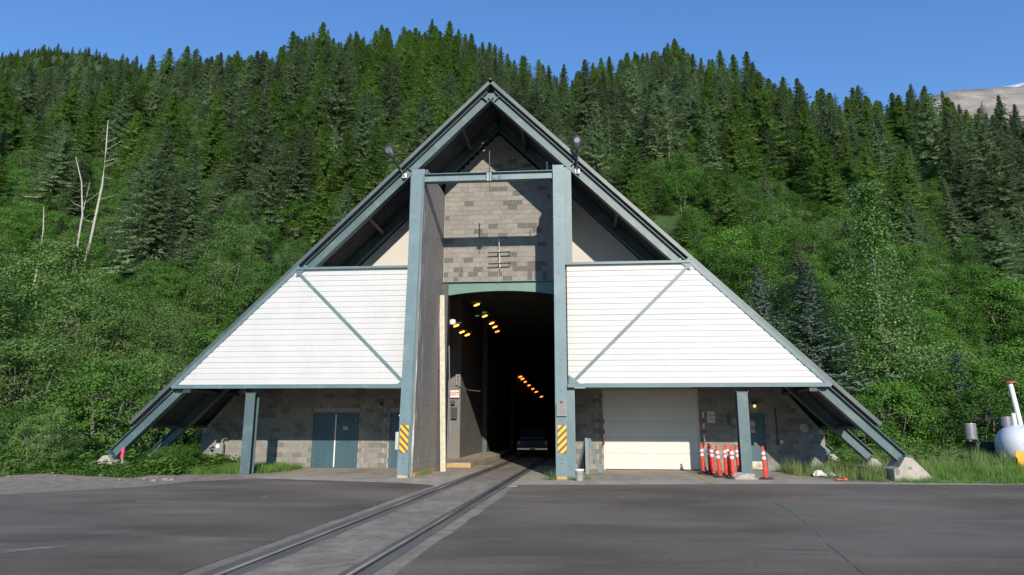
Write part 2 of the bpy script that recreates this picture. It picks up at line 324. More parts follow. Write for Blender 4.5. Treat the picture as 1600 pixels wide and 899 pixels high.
# ------------------------------------------------------------------ terrain
def sm(a, b, x):
    t = max(0, min(1, (x-a)/(b-a))); return t*t*(3-2*t)
def fbm(x, y, s, o=3): return noise.fractal(Vector((x*s, y*s, 3.3)), 1.0, 2.0, o)
RATIO = [(-1.3,.55),(-1.0,.575),(-.87,.585),(-.754,.58),(-.64,.60),(-.526,.605),(-.416,.625),(-.26,.625),(-.19,.62),(-.09,.58),(.015,.55),(.149,.588),(.217,.56),(.295,.53),(.36,.49),(.435,.475),(.541,.475),(.6,.45),(.7,.445),(1.2,.44)]
def ratio(u):
    if u <= RATIO[0][0]: return RATIO[0][1]
    for (a, p), (b, q) in zip(RATIO, RATIO[1:]):
        if u <= b: return p+(q-p)*(u-a)/(b-a)
    return RATIO[-1][1]
YR = 235.0
def H(x, y):
    if y < 18: return 0.0
    f = 46 - 8*sm(-15, -24, x) - 3*sm(15, 20, x)
    if y <= f: base = 0
    else:
        u = (x-CX)/y
        top = ratio(u)*YR-7
        s = top/(YR-f)
        d = y-f
        base = s*d*sm(-6, 14, d) if y < YR else top-(y-YR)*.45
        base += (fbm(x, y, .02)*5+fbm(x, y, .07)*2)*sm(0, 40, d)
    # low banks beside the apron
    near = .9*sm(-14.5, -22, x)*sm(22.5, 30, y)+.35*sm(14.5, 24, x)*sm(25, 33, y)
    return base+near
def grid(name, xs, ys, zf, mat_, skip=None, smooth=True):
    v = [(x, y, zf(x, y)) for y in ys for x in xs]; nx = len(xs); f = []
    for j in range(len(ys)-1):
        for i in range(nx-1):
            if skip and skip((xs[i]+xs[i+1])/2, (ys[j]+ys[j+1])/2): continue
            a = j*nx+i; f.append((a, a+1, a+nx+1, a+nx))
    me = bpy.data.meshes.new(name); me.from_pydata(v, [], f); me.materials.append(mat_)
    if smooth: me.polygons.foreach_set('use_smooth', [True]*len(f))
    o = meshobj(name, me); return o
M['hill'] = nmat('brushy_hillside', (.022, .05, .012), (.05, .10, .02), .35, rough=1, bump=.25, bscale=1.2, layers=(((.07, .14, .025), .12, .5, .7, .6, None), ((.10,.085,.06), .6, .66, .74, .35, None)))
M['turf'] = nmat('grassy_ground', (.05, .085, .02), (.10, .12, .045), 1.2, rough=1, bump=.06, bscale=6, layers=(((.16, .135, .10), 1.0, .56, .7, .6, None),))
xs = sorted(set([-700, -550, -430]+[i*6-330 for i in range(0, 51)]+[i*1.5-30 for i in range(0, 21)]+[0.0]+[i*1.5 for i in range(0, 28)]+[45+i*6 for i in range(0, 50)]+[430, 550, 700]+[-4.0, 4.0]))
ys = [18+i*1.5 for i in range(0, 31)]+[64+i*5 for i in range(0, 45)]+[300, 340, 400]
hill = grid('hillside', xs, ys, lambda x, y: H(x, y)-.065, M['hill'], skip=lambda x, y: abs(x) < 4 and 24 < y < 62)
tag(hill, kind='structure')
g = MB(); g.poly([(-3000,-3000,-.07),(3000,-3000,-.07),(3000,18,-.07),(-3000,18,-.07)])
for a, b in ((-3000,-700),(700,3000)): g.poly([(a,18,-.07),(b,18,-.07),(b,3000,-.07),(a,3000,-.07)])
g.poly([(-700,400,-.07),(700,400,-.07),(700,3000,-.07),(-700,3000,-.07)])
tag(g.build('ground', M['turf']), kind='structure')
# distant ridges
def far_mountain(name, cx, cy, rx, ry, h, mat_, seed, n=60):
    o = grid(name, [cx-rx+2*rx*i/n for i in range(n+1)], [cy-ry+2*ry*i/n for i in range(n+1)],
             lambda x, y: max(-1, h*(max(0, 1-((x-cx)/rx)**2)*max(0, 1-((y-cy)/ry)**2))**.8*(1+.10*fbm(x+seed, y, .004, 5))-1), mat_)
    return tag(o, kind='structure')
def snowrock():
    m = nmat('rocky_slope_with_snow', (.20,.175,.155), (.36,.32,.28), .03, rough=1, bump=3, bscale=.08, detail=10, layers=(((.06,.13,.03), .012, .60, .68, .8, None),))
    t = m.node_tree; N = t.nodes; L = t.links; b = N['Principled BSDF']; src = b.inputs['Base Color'].links[0].from_socket
    g = N.new('ShaderNodeNewGeometry'); sp = N.new('ShaderNodeSeparateXYZ'); L.new(g.outputs['Position'], sp.inputs[0])
    n = N.new('ShaderNodeTexNoise'); n.inputs['Scale'].default_value = .02; L.new(g.outputs['Position'], n.inputs['Vector'])
    ad = N.new('ShaderNodeMath'); ad.operation = 'MULTIPLY_ADD'; ad.inputs[1].default_value = 60; L.new(n.outputs['Fac'], ad.inputs[0]); L.new(sp.outputs[2], ad.inputs[2])
    mr = N.new('ShaderNodeMapRange'); mr.inputs[1].default_value = 541; mr.inputs[2].default_value = 545; L.new(ad.outputs[0], mr.inputs[0])
    x = N.new('ShaderNodeMix'); x.data_type = 'RGBA'; L.new(mr.outputs[0], x.inputs[0]); L.new(src, x.inputs[6]); x.inputs[7].default_value = (.8,.83,.87,1); L.new(x.outputs[2], b.inputs['Base Color'])
    return m
def far_slope(name, pts, y0, depth, mat_, seed):
    """a far mountainside whose crest runs through the world points pts = [(x, z)] at distance y0"""
    n = 90; xa, xb = pts[0][0], pts[-1][0]
    def crest(x):
        for (a, p), (b, q) in zip(pts, pts[1:]):
            if x <= b: return p+(q-p)*(x-a)/(b-a)
        return pts[-1][1]
    def z(x, y):
        t = (y-(y0-depth))/depth; c = crest(x)
        k = min(1, max(0, t)) if y <= y0 else 1-(y-y0)/depth
        return c*k**.8*(1-.0*t)+fbm(x+seed, y, .006, 5)*c*.018*min(1, 2*abs(k)*(1.0-.6*k))-2
    o = grid(name, [xa+(xb-xa)*i/n for i in range(n+1)], [y0-depth+2*depth*i/50 for i in range(51)], z, mat_)
    tag(o, kind='structure'); return z
far_slope('rocky_mountain', [(350, 20), (430, 395), (500, 468), (544, 492), (588, 506), (638, 512), (692, 520), (900, 535), (1300, 530)], 1000, 500, snowrock(), 11)
M['farhill'] = nmat('far_green_slope', (.022, .05, .014), (.045, .085, .022), .05, rough=1, bump=1.5, bscale=.2, detail=9, layers=(((.025,.055,.025), .03, .45, .6, .7, None),))
RIDGE = far_slope('distant_green_ridge', [(-900, 280), (-600, 345), (-540, 358), (-500, 363), (-460, 358), (-420, 346), (-330, 300), (-250, 150)], 560, 260, M['farhill'], 5)

# ------------------------------------------------------------------ ground surfaces near the portal
ra = .0363
def sx(s, y): return s+ra*y
def jag(s, y0, y1, step, amp, seed=0, z=0.0):
    out = []; y = y0
    rr = random.Random(seed)
    while y < y1:
        out.append((sx(s+rr.uniform(-amp, amp), y), y, z)); y += step*rr.uniform(.6, 1.4)
    out.append((sx(s, y1), y1, z)); return out
def slab(name, outline, z, mat_, th=.06, kind='structure'):
    m = MB(); n = len(outline); top = [(p[0], p[1], z) for p in outline]; bot = [(p[0], p[1], z-th) for p in outline]
    m.v = top+bot; m.f = [tuple(range(n))]+[(i, i+n, (i+1) % n+n, (i+1) % n) for i in range(n)]; m.mi = [0]*len(m.f)
    return tag(m.build(name, mat_, fix=False), kind=kind)
def wob(a, b, n, amp, seed):
    rr = random.Random(seed); a = Vector((*a, 0)); b = Vector((*b, 0)); d = (b-a).normalized(); p = Vector((-d.y, d.x, 0))
    return [tuple(a.lerp(b, i/n)+p*rr.uniform(-amp, amp)) for i in range(n)]
L_in = jag(-1.90, -40, 20.35, .35, .022, 1)
left = wob((-120, 8), (-30, 13), 6, .2, 2)+wob((-30, 13), (-11.4, 16.4), 14, .06, 3)+wob((-11.4, 16.4), (-9.4, 18.6), 8, .05, 4)+wob((-9.4, 18.6), (-8.9, 20.7), 6, .03, 4)+wob((-8.9, 20.7), (-7.6, 22.3), 8, .03, 4)+wob((-7.6, 22.3), (-2.1, 20.95), 20, .015, 5)
slab('asphalt_road', [(-120, -40, 0)]+L_in+list(reversed(left)), 0, M['asphalt'])
R_in = jag(.56, -40, 20.7, .4, .03, 6)
right = wob((2.2, 20.8), (4.9, 21.2), 8, .015, 7)+wob((4.9, 21.2), (8.8, 21.9), 10, .02, 8)+wob((8.8, 21.9), (16.4, 22.3), 10, .03, 9)+wob((16.4, 22.3), (120, 27), 20, .1, 10)
slab('asphalt_road', list(reversed(R_in))+[(120, -40, 0)]+list(reversed(right)), 0, M['asphalt'])
# concrete apron either side and track slab strips; the rails lie in open flangeways between them
A = 0.004
slab('concrete_apron', [(sx(-1.70, 20.2), 20.2), (sx(-1.70, 31), 31), (-3.0, 31), (-3.0, 28.4), (-9.2, 28.4), (-9.0, 24.2), (-7.9, 22.4), (-7.6, 22.2), (-2.1, 20.8)], -.006, M['concrete'])
slab('concrete_apron', [(sx(.30, 20.2), 20.2), (4.9, 20.9), (8.8, 21.6), (16, 22.0), (16, 22.75), (11.9, 23.0), (11.2, 25.0), (10.9, 28.4), (2.9, 28.4), (2.9, 31), (sx(.30, 31), 31)], -.006, M['concrete'])
def strip(s0, s1, y0, y1, z, name, mat_, am=0, seed=0, th=.06):
    a = jag(s0, y0, y1, .4, am, seed); b = jag(s1, y0, y1, .4, am, seed+1)
    return slab(name, list(reversed(a))+b if False else a+list(reversed(b)), z, mat_, th)
strip(-1.915, -1.68, -40, 20.2, -.012, 'track_shoulder', M['track_concrete'])
strip(-1.165, -.085, -40, 150, 0.002, 'track_slab', M['track_concrete'], .01, 22)
strip(.295, .60, -40, 20.2, -.012, 'track_shoulder', M['track_concrete'])
# rail beds, rails
for s0, sr, s1 in ((-1.68, -1.457, -1.165), (-.085, .043, .295)):
    strip(s0-.02, s1+.02, -40, 150, -.05, 'rail_bed', M['rail_bed'], th=.02)
    strip(s0, sr-.05, -40, 150, -.004, 'rail_filler', M['rail_bed'], .008, 33, th=.04)
    strip(sr+.085, s1, -40, 150, -.004, 'rail_filler', M['rail_bed'], .008, 34, th=.04)
    m = MB(); a = Vector((sx(sr, -40), -40, -.02)); b = Vector((sx(sr, 150), 150, -.02))
    m.bar(a, b, (0, 0, 1), .05, .07); tag(m.build('rail', M['rail'], bevel=.008), kind='structure')
M['tunnel_floor'] = nmat('tunnel_floor_concrete', (.20, .19, .17), (.28, .265, .235), 1.5, rough=.9, layers=(((.08,.075,.07), 1.2, .45, .7, .6, (1,.3,1)),))
slab('tunnel_floor', [(-3.4, 31), (sx(-1.70, 31), 31), (sx(-1.70, 150), 150), (-3.4, 150)], -.006, M['tunnel_floor'])
slab('tunnel_floor', [(sx(.30, 31), 31), (3.4, 31), (9, 150), (sx(.30, 150), 150)], -.006, M['tunnel_floor'])
# gravel shoulders
def mound(name, outline_fn, xs_, ys_, mat_): return tag(grid(name, xs_, ys_, outline_fn, mat_), kind='structure')
def gz(x, y):
    e = (y-16.2-.02*(x+11)) if x < -11.4 else (y-18)
    k = .03*sm(0, 3.5, e)+(.13*math.exp(-((x+14.4)/1.9)**2-((y-21.4)/1.0)**2))+(.07*math.exp(-((x+10.5)/1.6)**2-((y-22.4)/.6)**2))
    return -.025+(k+.03*fbm(x, y, 1.2)*sm(0, 2, e))*sm(-7.6, -11.6, x)
mound('gravel_shoulder', gz, [-40+i*.4 for i in range(85)], [12+i*.25 for i in range(56)], M['gravel'])
mound('gravel_verge', lambda x, y: -.02+.02*fbm(x, y, 1.1), [11.2+i*.5 for i in range(120)], [21.7+i*.25 for i in range(22)], M['gravel'])
# faded paint on the apron
m = MB(); m.poly([(7.42,28.1,0),(7.52,28.1,0),(7.27,22.2,0),(7.17,22.2,0)])
o = m.build('yellow_paint_line', M['orange_curb']); tag(o, kind='structure')
o.data.materials[0] = nmat('yellow_line_paint', (.70,.50,.05), (.45,.38,.2), 5, rough=.8); o.location.z = .001
# saw-cut seam and orange survey dots on the asphalt
m = MB(); pts = [(8.5,21.5),(8.2,19.5),(7.6,17.4),(7.35,15),(7.0,12.6),(6.6,10.6),(6.35,9.0),(6.1,7.5)]
rr = random.Random(4)
for (a, b), (c, d) in zip(pts, pts[1:]):
    n = 7
    for i in range(n):
        x0 = a+(c-a)*i/n; y0 = b+(d-b)*i/n; x1 = a+(c-a)*(i+1)/n; y1 = b+(d-b)*(i+1)/n
        w0 = .002+.007*rr.random()
        if rr.random() < .3: continue
        m.poly([(x0-w0, y0, .004), (x1-w0, y1, .004), (x1+w0, y1, .004), (x0+w0, y0, .004)])
tag(m.build('asphalt_seam', nmat('crack_filler', (.06,.056,.054), (.09,.085,.08), 9, rough=.9)), kind='structure')
m = MB(); m.poly([(-5.75,8.35,.004),(-4.9,8.75,.004),(-4.2,9.55,.004),(-4.35,9.6,.004),(-5.1,9.0,.004)]); m.poly([(-5.2,9.9,.004),(-4.2,11.1,.004),(-4.3,11.15,.004)])
tag(m.build('dusty_scuff', nmat('dusty_scuff', (.24,.22,.20), (.13,.12,.11), 6, rough=.9, lo=.45, hi=.6), fix=False), kind='structure')
M['spot'] = nmat('orange_survey_paint', (.85,.14,.05), (.6,.14,.08), 12, rough=.8)
SP = [(-6.92,15.24),(-4.5,16.44),(2.04,17.07),(4.1,17.29),(6.11,17.5),(8.35,17.75),(11.09,18.28),(12.4,20.98),(12.8,19.65),(13.89,19.68),(13.52,18.08)]
names_ = ['left of the track, far left','left of the track, nearer the rails','just right of the track','second to the right of the track','below the middle of the garage door','in front of the seam','in front of the grass, lower row','by the asphalt edge near the concrete footing','between footing and right edge','second from the right edge','nearest the right edge']
for (x, y), nm in zip(SP, names_):
    m = MB(); n = 12; m.poly([(cos(2*pi*i/n)*.085*rr.uniform(.7,1.2), sin(2*pi*i/n)*.085*rr.uniform(.6,1.2), 0) for i in range(n)])
    o = m.build('survey_paint_dot', M['spot'], loc=(x, y, .005), fix=False); tag(o, 'small orange survey paint dot on the asphalt '+nm, 'paint mark', 'orange survey dots on the asphalt')

# ------------------------------------------------------------------ the portal building
SL = .989                                       # roof slope
YF, YWALL, YH, YP = 23.85, 28.3, 26.8, 23.07
portal = empty('tunnel_portal', (0, 24, 0), label='steep A-frame tunnel portal with teal steel frame, white siding and block walls', cat='building')
def part(mb, name, mat_, parent=None, **k):
    p = parent or portal
    o = mb.build(name, mat_, p, **k)
    o.matrix_parent_inverse = Matrix.Translation(-Vector(portal.location)) if p is portal else Matrix.Identity(4)
    return o
def ptop(x): return 14.53-SL*abs(x)             # top of the steel
def pbot(x): return 14.02-SL*abs(x)
nrm = Vector((SL, 0, 1)).normalized()
for yy in (YF+.15, 26.6, 30.6, 36.5, 41.5):
    for s in (-1, 1):
        m = MB(); n = Vector((s*nrm.x, 0, nrm.z)); cz = (14.53+14.02)/2
        xe = 13.80 if yy > 25 else 13.77
        a = Vector((s*.02, yy, cz-.02*SL)); b = Vector((s*xe, yy, cz-SL*xe))
        m.ibeam(a, b, n, .362, .30, .022, .02)
        if yy < 25:                              # stiffener plates seen on the front frame
            for xq in (.22, 3.05):
                c = Vector((s*xq, yy-.075, cz-SL*xq)); d = Vector((s, 0, -SL)).normalized()
                m.bar(c-n*.155, c+n*.155, d, .016, .14)
            e = b+Vector((0, 0, 0)); d = Vector((s, 0, -SL)).normalized()
            m.bar(b-n*.2+d*.012, b+n*.2+d*.012, d, .03, .34)
            for q in (-.10, 0, .10):
                m.tube([b+n*q-d*.0+Vector((0,-.17,0)), b+n*q-d*.09+Vector((0,-.17,0))], .028, 6)
                c0 = b+n*q-d*.02+Vector((0,-.10,0)); m.tube([c0-d*.07, c0], .03, 6)
        part(m, 'rafter', M['rafter'])
m = MB()                                         # diamond gusset at the ridge
m.box((-.17, YF+.118, 14.04), (.17, YF+.135, 14.36)); part(m, 'ridge_plate', M['rafter'])
for s in (-1, 1):
    d = Vector((s, 0, -SL)).normalized(); n = Vector((s*nrm.x, 0, nrm.z))
    # roof skin: flat sheet with standing fascia, real corrugated underside
    def RP(x, off): return Vector((s*x, 0, 14.53-SL*x))+n*off
    m = MB(); xe = 12.98; off0, off1 = .10, .20
    a0, a1 = RP(0, 0), RP(xe, 0)
    top0 = Vector((0, 0, 14.53+.20*sqrt(1+SL*SL))); bot0 = Vector((0, 0, 14.53+.10*sqrt(1+SL*SL)))
    y0, y1 = YF-.13, 43
    P = [bot0, RP(xe, off0), RP(xe, off1), top0]
    m.v = [(p.x, y, p.z) for y in (y0, y1) for p in P]; m.f = [(0,1,2,3),(7,6,5,4),(0,4,5,1),(1,5,6,2),(2,6,7,3),(3,7,4,0)]; m.mi = [0]*6
    part(m, 'roof', M['roof'])
    m = MB(); m.bar(Vector((0, y0-.012, 14.53+.20*1.406))-n*.065+Vector((0,0,0)), RP(xe+.01, .135)+Vector((0, y0-.012, 0)), n, .13, .02); part(m, 'fascia', M['roof'])
    # corrugated deck, ribs run down the slope
    m = MB(); pitch_ = .19; y = y0+.06; prof = []
    while y < 42.8:
        prof += [(y, .095), (y+.06, .095), (y+.085, .045), (y+.145, .045)]; y += pitch_
    for k, (yy, o_) in enumerate(prof):
        for x in (.02, xe-.02):
            q = RP(x, o_); m.v.append((q.x, yy, q.z))
    for k in range(len(prof)-1): m.f.append((2*k, 2*k+1, 2*k+3, 2*k+2)); m.mi.append(0)
    part(m, 'roof_deck', M['deck'], fix=False)
    for x in (1.3, 2.9, 4.9, 6.75, 8.6, 10.4, 11.5, 12.85):
        m = MB(); c = RP(x, -.10); m.ibeam(Vector((c.x, YF+.17, c.z)), Vector((c.x, 42.5, c.z)), n, .27, .13, .015, .012); part(m, 'purlin', M['deck'])
m = MB(); m.tube([(0, YF-.17, 14.805), (0, 43.1, 14.805)], .035, 8); part(m, 'ridge_cap', M['roof'])

# front posts, flat faced with small bolts; left one leans outwards at the foot
for s, lean in ((-1, .2056), (1, 0)):
    a0, a1 = 2.379, 2.769
    zt = 10.96
    m = MB(); y0, y1 = YP, YP+.36
    def leanx(x, z): return s*(x+lean*(1-(z-.05)/10.9)) if s < 0 else s*x
    for (xa, xb, ya, yb) in ((a0, a1, y0, y0+.025), (a0, a1, y1-.025, y1), (a0+.18, a0+.205, y0+.026, y1-.026)):
        n0 = len(m.v)
        for z in (.09, zt):
            for x, y in ((xa, ya), (xb, ya), (xb, yb), (xa, yb)): m.v.append((leanx(x, z), y, z))
        for q in ((0,1,2,3),(4,5,6,7),(0,1,5,4),(1,2,6,5),(2,3,7,6),(3,0,4,7)): m.f.append(tuple(n0+i for i in q)); m.mi.append(0)
    post = part(m, 'post', M['post'])
    m = MB(); zz = 1.9
    while zz < 10.9:
        x = leanx((a0+a1)/2, zz); m.lathe([(.018, 0), (.018, .012), (0, .014)], (x, YP, zz), 6, M=Matrix.Rotation(pi/2, 4, 'X')); zz += 1.02 if zz > 2 else 1
    for zz in (.5, .62): m.lathe([(.02, 0), (.02, .012), (0, .014)], (leanx((a0+a1)/2, zz), YP, zz), 6, M=Matrix.Rotation(pi/2, 4, 'X'))
    o = m.build('bolt', M['dark'], post); o['kind'] = 'stuff'
    m = MB(); x0 = leanx(a0-.01, 0) if s > 0 else leanx(a1, 0); x1 = leanx(a1, 0) if s > 0 else leanx(a0-.01, 0)
    m.box((x0+.02, YP-.02, -.03), (x1-.02, YP+.36, .085)); o = m.build('base_block', M['orange_curb'] if s > 0 else M['footing'], post, bevel=.01)
    # twin column tight behind the post, under the rafter
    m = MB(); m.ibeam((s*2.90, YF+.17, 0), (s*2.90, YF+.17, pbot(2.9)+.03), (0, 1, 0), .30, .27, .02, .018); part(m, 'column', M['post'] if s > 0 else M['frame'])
m = MB(); m.ibeam((-2.36, YP+.19, 10.645), (2.36, YP+.19, 10.645), (0, 0, 1), .31, .26, .022, .02); part(m, 'crossbeam', M['post'])

# siding screens
for s in (-1, 1):
    xb, xt, xi = 11.50, 7.20, 2.80 if s > 0 else 2.84
    zb, zt = 3.16, 7.36
    fy = YF-.14
    fr = MB()
    def fb(p, q, up, d=.12, wd=.13): fr.bar(Vector((s*p[0], fy+.02, p[1])), Vector((s*q[0], fy+.02, q[1])), up, d, wd)
    fr.bar((s*(xi-.01), fy+.02, zb-.075), (s*(xb+.05), fy+.02, zb-.075), (0,0,1), .13, .15)
    fr.bar((s*(xi-.01), fy+.02, zt+.055), (s*(xt+.02), fy+.02, zt+.055), (0,0,1), .11, .18)
    fr.bar((s*(xi-.01), fy-.04, zt+.02), (s*(xt-.02), fy-.04, zt+.02), (0,0,1), .014, .14)
    d_ = Vector((s*(xt-xb), 0, zt-zb)).normalized(); nn = Vector((s*nrm.x, 0, nrm.z))
    fr.bar(Vector((s*(xb+.12), fy+.022, zb-.10))-nn*.02, Vector((s*(xt-.02), fy+.022, zt+.09))-nn*.02, nn, .13, .13)
    part(fr, 'screen_frame', M['frame'])
    m = MB(); m.bar(Vector((s*2.95, fy-.045, zb+.02)), Vector((s*(xt-.02), fy-.045, zt-.02)), (1,0,0), .095, .035)
    for (px_, pz_, qx, qz) in ((2.84, zb-.01, .38, .30), (xt-.02, zt+.0, -.32, -.26)):
        m.v += [(s*px_, fy-.06, pz_), (s*(px_+qx), fy-.06, pz_), (s*px_, fy-.06, pz_+qz), (s*px_, fy-.045, pz_), (s*(px_+qx), fy-.045, pz_), (s*px_, fy-.045, pz_+qz)]
        n0 = len(m.v)-6
        for q in ((0,1,2),(3,4,5),(0,1,4,3),(1,2,5,4),(2,0,3,5)): m.f.append(tuple(n0+i for i in q)); m.mi.append(0)
    part(m, 'diagonal_brace', M['frame'])
    for lx in (xt-.35, xt-.05):                   # lifting lugs on the upper rail
        m = MB(); m.box((s*lx-.02-.06, fy-.01, zt+.10), (s*lx-.02+.06, fy+.01, zt+.20)); part(m, 'lug', M['frame'], bevel=.02)
    # sheets of horizontally ribbed siding
    rib = .2; z = zb; k = 0; sheet = 4
    def xo(z): return xb-.01-(z-zb)/(zt-zb)*(xb-xt)
    while z < zt-.02:
        m = MB(); z1 = min(z+rib*sheet+.02, zt); zz = z; lay = fy-.0-(.006 if k % 2 else 0)
        prof = []
        while zz < z1-.001:
            for dz, dy in ((0, 0), (.150, -.004), (.158, .026), (.190, .026)):
                if zz+dz <= z1: prof.append((zz+dz, lay+dy))
            zz += rib
        prof.append((z1, lay))
        for (pz, py) in prof: m.v += [(s*(xi+.02), py, pz), (s*xo(pz), py, pz)]
        for i in range(len(prof)-1): m.f.append((2*i, 2*i+1, 2*i+3, 2*i+2)); m.mi.append(0)
        part(m, 'siding_panel', M['siding'])
        z += rib*sheet; k += 1
    m = MB()                                      # lower bay column with its bracket
    m.ibeam((s*8.76, 24.2, 0), (s*8.76, 24.2, 2.86), (0, 1, 0), .36, .36, .022, .02)
    m.box((s*8.76-.22, 24.0, 2.86), (s*8.76+.22, 24.4, 2.89))
    for q in (-.2, .2): m.box((s*8.76+q-.02, 24.0, 2.89), (s*8.76+q+.02, 24.3, 3.02))
    part(m, 'column', M['rafter'])
    m = MB(); m.bar((s*10.9, fy+.06, 2.93), (s*11.15, fy+.06, 2.93), (0,0,1), .12, .12); part(m, 'bracket', M['dark'])

# side walls of the throat
for s in (-1, 1):
    m = MB(); a = 2.36 if s > 0 else 2.40; b = 2.28; th = .3
    lo = .12 if s < 0 else 0
    V = []
    for z in (-.02, 1, 3, 6, 9, 11.1):
        k = (1-z/11)*lo
        V.append([(s*(a+k), YP+.365, z), (s*b, YH, z), (s*(b+th), YH, z), (s*(a+k+th), YP+.365, z)])
    for row in V: m.v += row
    for i in range(len(V)-1):
        for j in range(4): q = 4*i+j; r_ = 4*i+(j+1) % 4; m.f.append((q, r_, r_+4, q+4)); m.mi.append(0)
    zt1 = 14.0-SL*(a); t = len(m.v)
    m.v += [(s*a, YP+.8, 11.1), (s*a, YP+.8, zt1-.35), (s*b, YH, zt1-.3), (s*b, YH, 11.1), (s*(a+th), YP+.8, 11.1), (s*(a+th), YP+.8, zt1-.65), (s*(b+th), YH, zt1-.65), (s*(b+th), YH, 11.1)]
    for q in ((0,1,2,3),(7,6,5,4),(0,4,5,1),(1,5,6,2),(2,6,7,3)): m.f.append(tuple(t+i for i in q)); m.mi.append(0)
    part(m, 'side_wall', M['pit_wall'])
    m = MB(); m.box((s*2.36 if s > 0 else -2.62, YP+.37, 0), (s*2.36+.12 if s > 0 else -2.45, YH-.1, .16))
    m2 = MB(); x0, x1 = (-2.50, -2.24) if s < 0 else (2.26, 2.36)
    m2.v = [(s*2.0,0,0)]*0
    base = MB()
    base.prism([(0,0),(3.25,0),(3.25,.15),(0,.15)], Matrix.Translation((s*(2.495 if s < 0 else 2.35), YP+.38, -.01)) @ Matrix.Rotation(pi/2+ (s*-.0)+ (-.045 if s < 0 else .02), 4, 'Z') @ Matrix.Rotation(pi/2, 4, 'X'), .05)
    part(base, 'curb', M['orange_curb'], bevel=.01)

# blocks
BW, BH = .4064, .2032
def block_meshes(mat_, key):
    out = {}
    for nm, wd in (('full', BW), ('half', BW/2)):
        m = MB(); m.box((.005, -.011, .005), (wd-.005, .03, BH-.005)); me = m.mesh('block', mat_)
        out[nm] = me
    return out
def block_wall(wall, x0, x1, z0, ztop, ypl, holes, mat_, half_rows=(), cap=295, order=None):
    meshes = block_meshes(mat_, 0); L_ = []
    row = 0; z = z0
    while z < max(ztop(x0), ztop(x1), ztop((x0+x1)/2))-.02:
        x = x0-(BW/2 if row % 2 else 0)
        half = row in half_rows
        while x < x1-.02:
            wd = BW/2 if half else BW; xa, xb = max(x, x0), min(x+wd, x1)
            kind_ = 'full' if xb-xa > BW*.75 else 'half'
            xx = xa
            ok = xb-xa > .1 and z+BH <= ztop(xa)+.03 and z+BH <= ztop(xb)+.03
            for (hx0, hx1, hz0, hz1) in holes:
                if xb > hx0+.02 and xa < hx1-.02 and z+BH > hz0+.02 and z < hz1-.02:
                    ok2 = False
                    if xa < hx0-.08 and hx0-xa > BW*.4: kind_ = 'half'; xx = hx0-BW/2; ok2 = True
                    elif xb > hx1+.08 and xb-hx1 > BW*.4: kind_ = 'half'; xx = hx1; ok2 = True
                    ok = ok and ok2
            if ok: L_.append((xx, z, kind_))
            x += wd
        z += BH; row += 1
    if order: L_.sort(key=order)
    rest = MB()
    for i, (x, z, k) in enumerate(L_):
        jy = random.uniform(-.002, .002)
        if i < cap:
            o = meshobj('block', meshes[k], wall, (x, ypl+jy, z))
        else: rest.box((x+.005, ypl-.011, z+.005), (x+(BW if k == 'full' else BW/2)-.005, ypl+.03, z+BH-.005))
    if rest.v: o = rest.build('block', mat_, wall); o['kind'] = 'stuff'
def wallpoly(name, pts, y0, y1, mat_, parent=None):
    m = MB(); n = len(pts); m.v = [(x, y0, z) for x, z in pts]+[(x, y1, z) for x, z in pts]
    m.f = [tuple(range(n)), tuple(range(2*n-1, n-1, -1))]+[(i, (i+1) % n, (i+1) % n+n, i+n) for i in range(n)]; m.mi = [0]*len(m.f)
    return m.build(name, mat_, parent)
ZB = 3.25
def child_of_portal(o): o.parent = portal; o.matrix_parent_inverse = Matrix.Translation(-Vector(portal.location)); return o
# left wall
w = child_of_portal(wallpoly('block_wall', [(-12.88, 0), (-2.7, 0), (-2.7, ZB), (-11.35, ZB), (-12.88, 1.45)], YWALL, YWALL+.2, M['mortar']))
block_wall(w, -12.88, -2.7, 0, lambda x: min(ZB, 14.2-SL*abs(x)), YWALL, [(-7.98, -6.01, 0, 2.28), (-4.68, -3.7, 0, 2.28)], M['block'], order=lambda b: b[1])
# right wall
w = child_of_portal(wallpoly('block_wall', [(2.7, 0), (12.86, 0), (12.86, 1.45), (11.35, ZB), (2.7, ZB)], YWALL, YWALL+.2, M['mortar']))
block_wall(w, 2.7, 12.86, 0, lambda x: min(ZB, 14.2-SL*abs(x)), YWALL, [(4.19, 7.99, 0, 3.2), (9.78, 10.6, 0, 2.25)], M['block'], order=lambda b: b[1])
# white upper walls
for s in (-1, 1):
    child_of_portal(wallpoly('upper_wall', [(s*2.62, 4.4), (s*9.6, 4.4), (s*2.62, 14.0-SL*2.62)], 26.78, 26.95, M['stucco']))
# headwall
w = child_of_portal(wallpoly('headwall', [(-2.27, 7.48), (2.32, 7.48), (2.32, 11.6), (0, 13.9), (-2.27, 11.6)], YH, YH+.35, M['mortar']))
block_wall(w, -2.25, 2.30, 7.50, lambda x: 14.1-SL*abs(x), YH, [], M['headblock'], half_rows=(0, 1), order=lambda b: b[1])
# arched green beam
m = MB(); n = 14; top = []; bot = []
for i in range(n+1):
    t = i/n; x = -2.27+4.59*t; top.append((x, 7.44)); bot.append((x, 6.90+.185*(1-(2*(t-.52))**2)))
P = bot+list(reversed(top)); k = len(P)
for i in range(n):
    a = len(m.v); q = [bot[i], bot[i+1], top[i+1], top[i]]
    m.v += [(x, YH-.10, z) for x, z in q]+[(x, YH+.02, z) for x, z in q]
    for f in ((0,1,2,3),(7,6,5,4),(0,4,5,1),(3,2,6,7)): m.f.append(tuple(a+j for j in f)); m.mi.append(0)
m.box((-2.27, YH-.22, 7.445), (2.32, YH+.1, 7.475)); part(m, 'arched_beam', M['green_beam'])

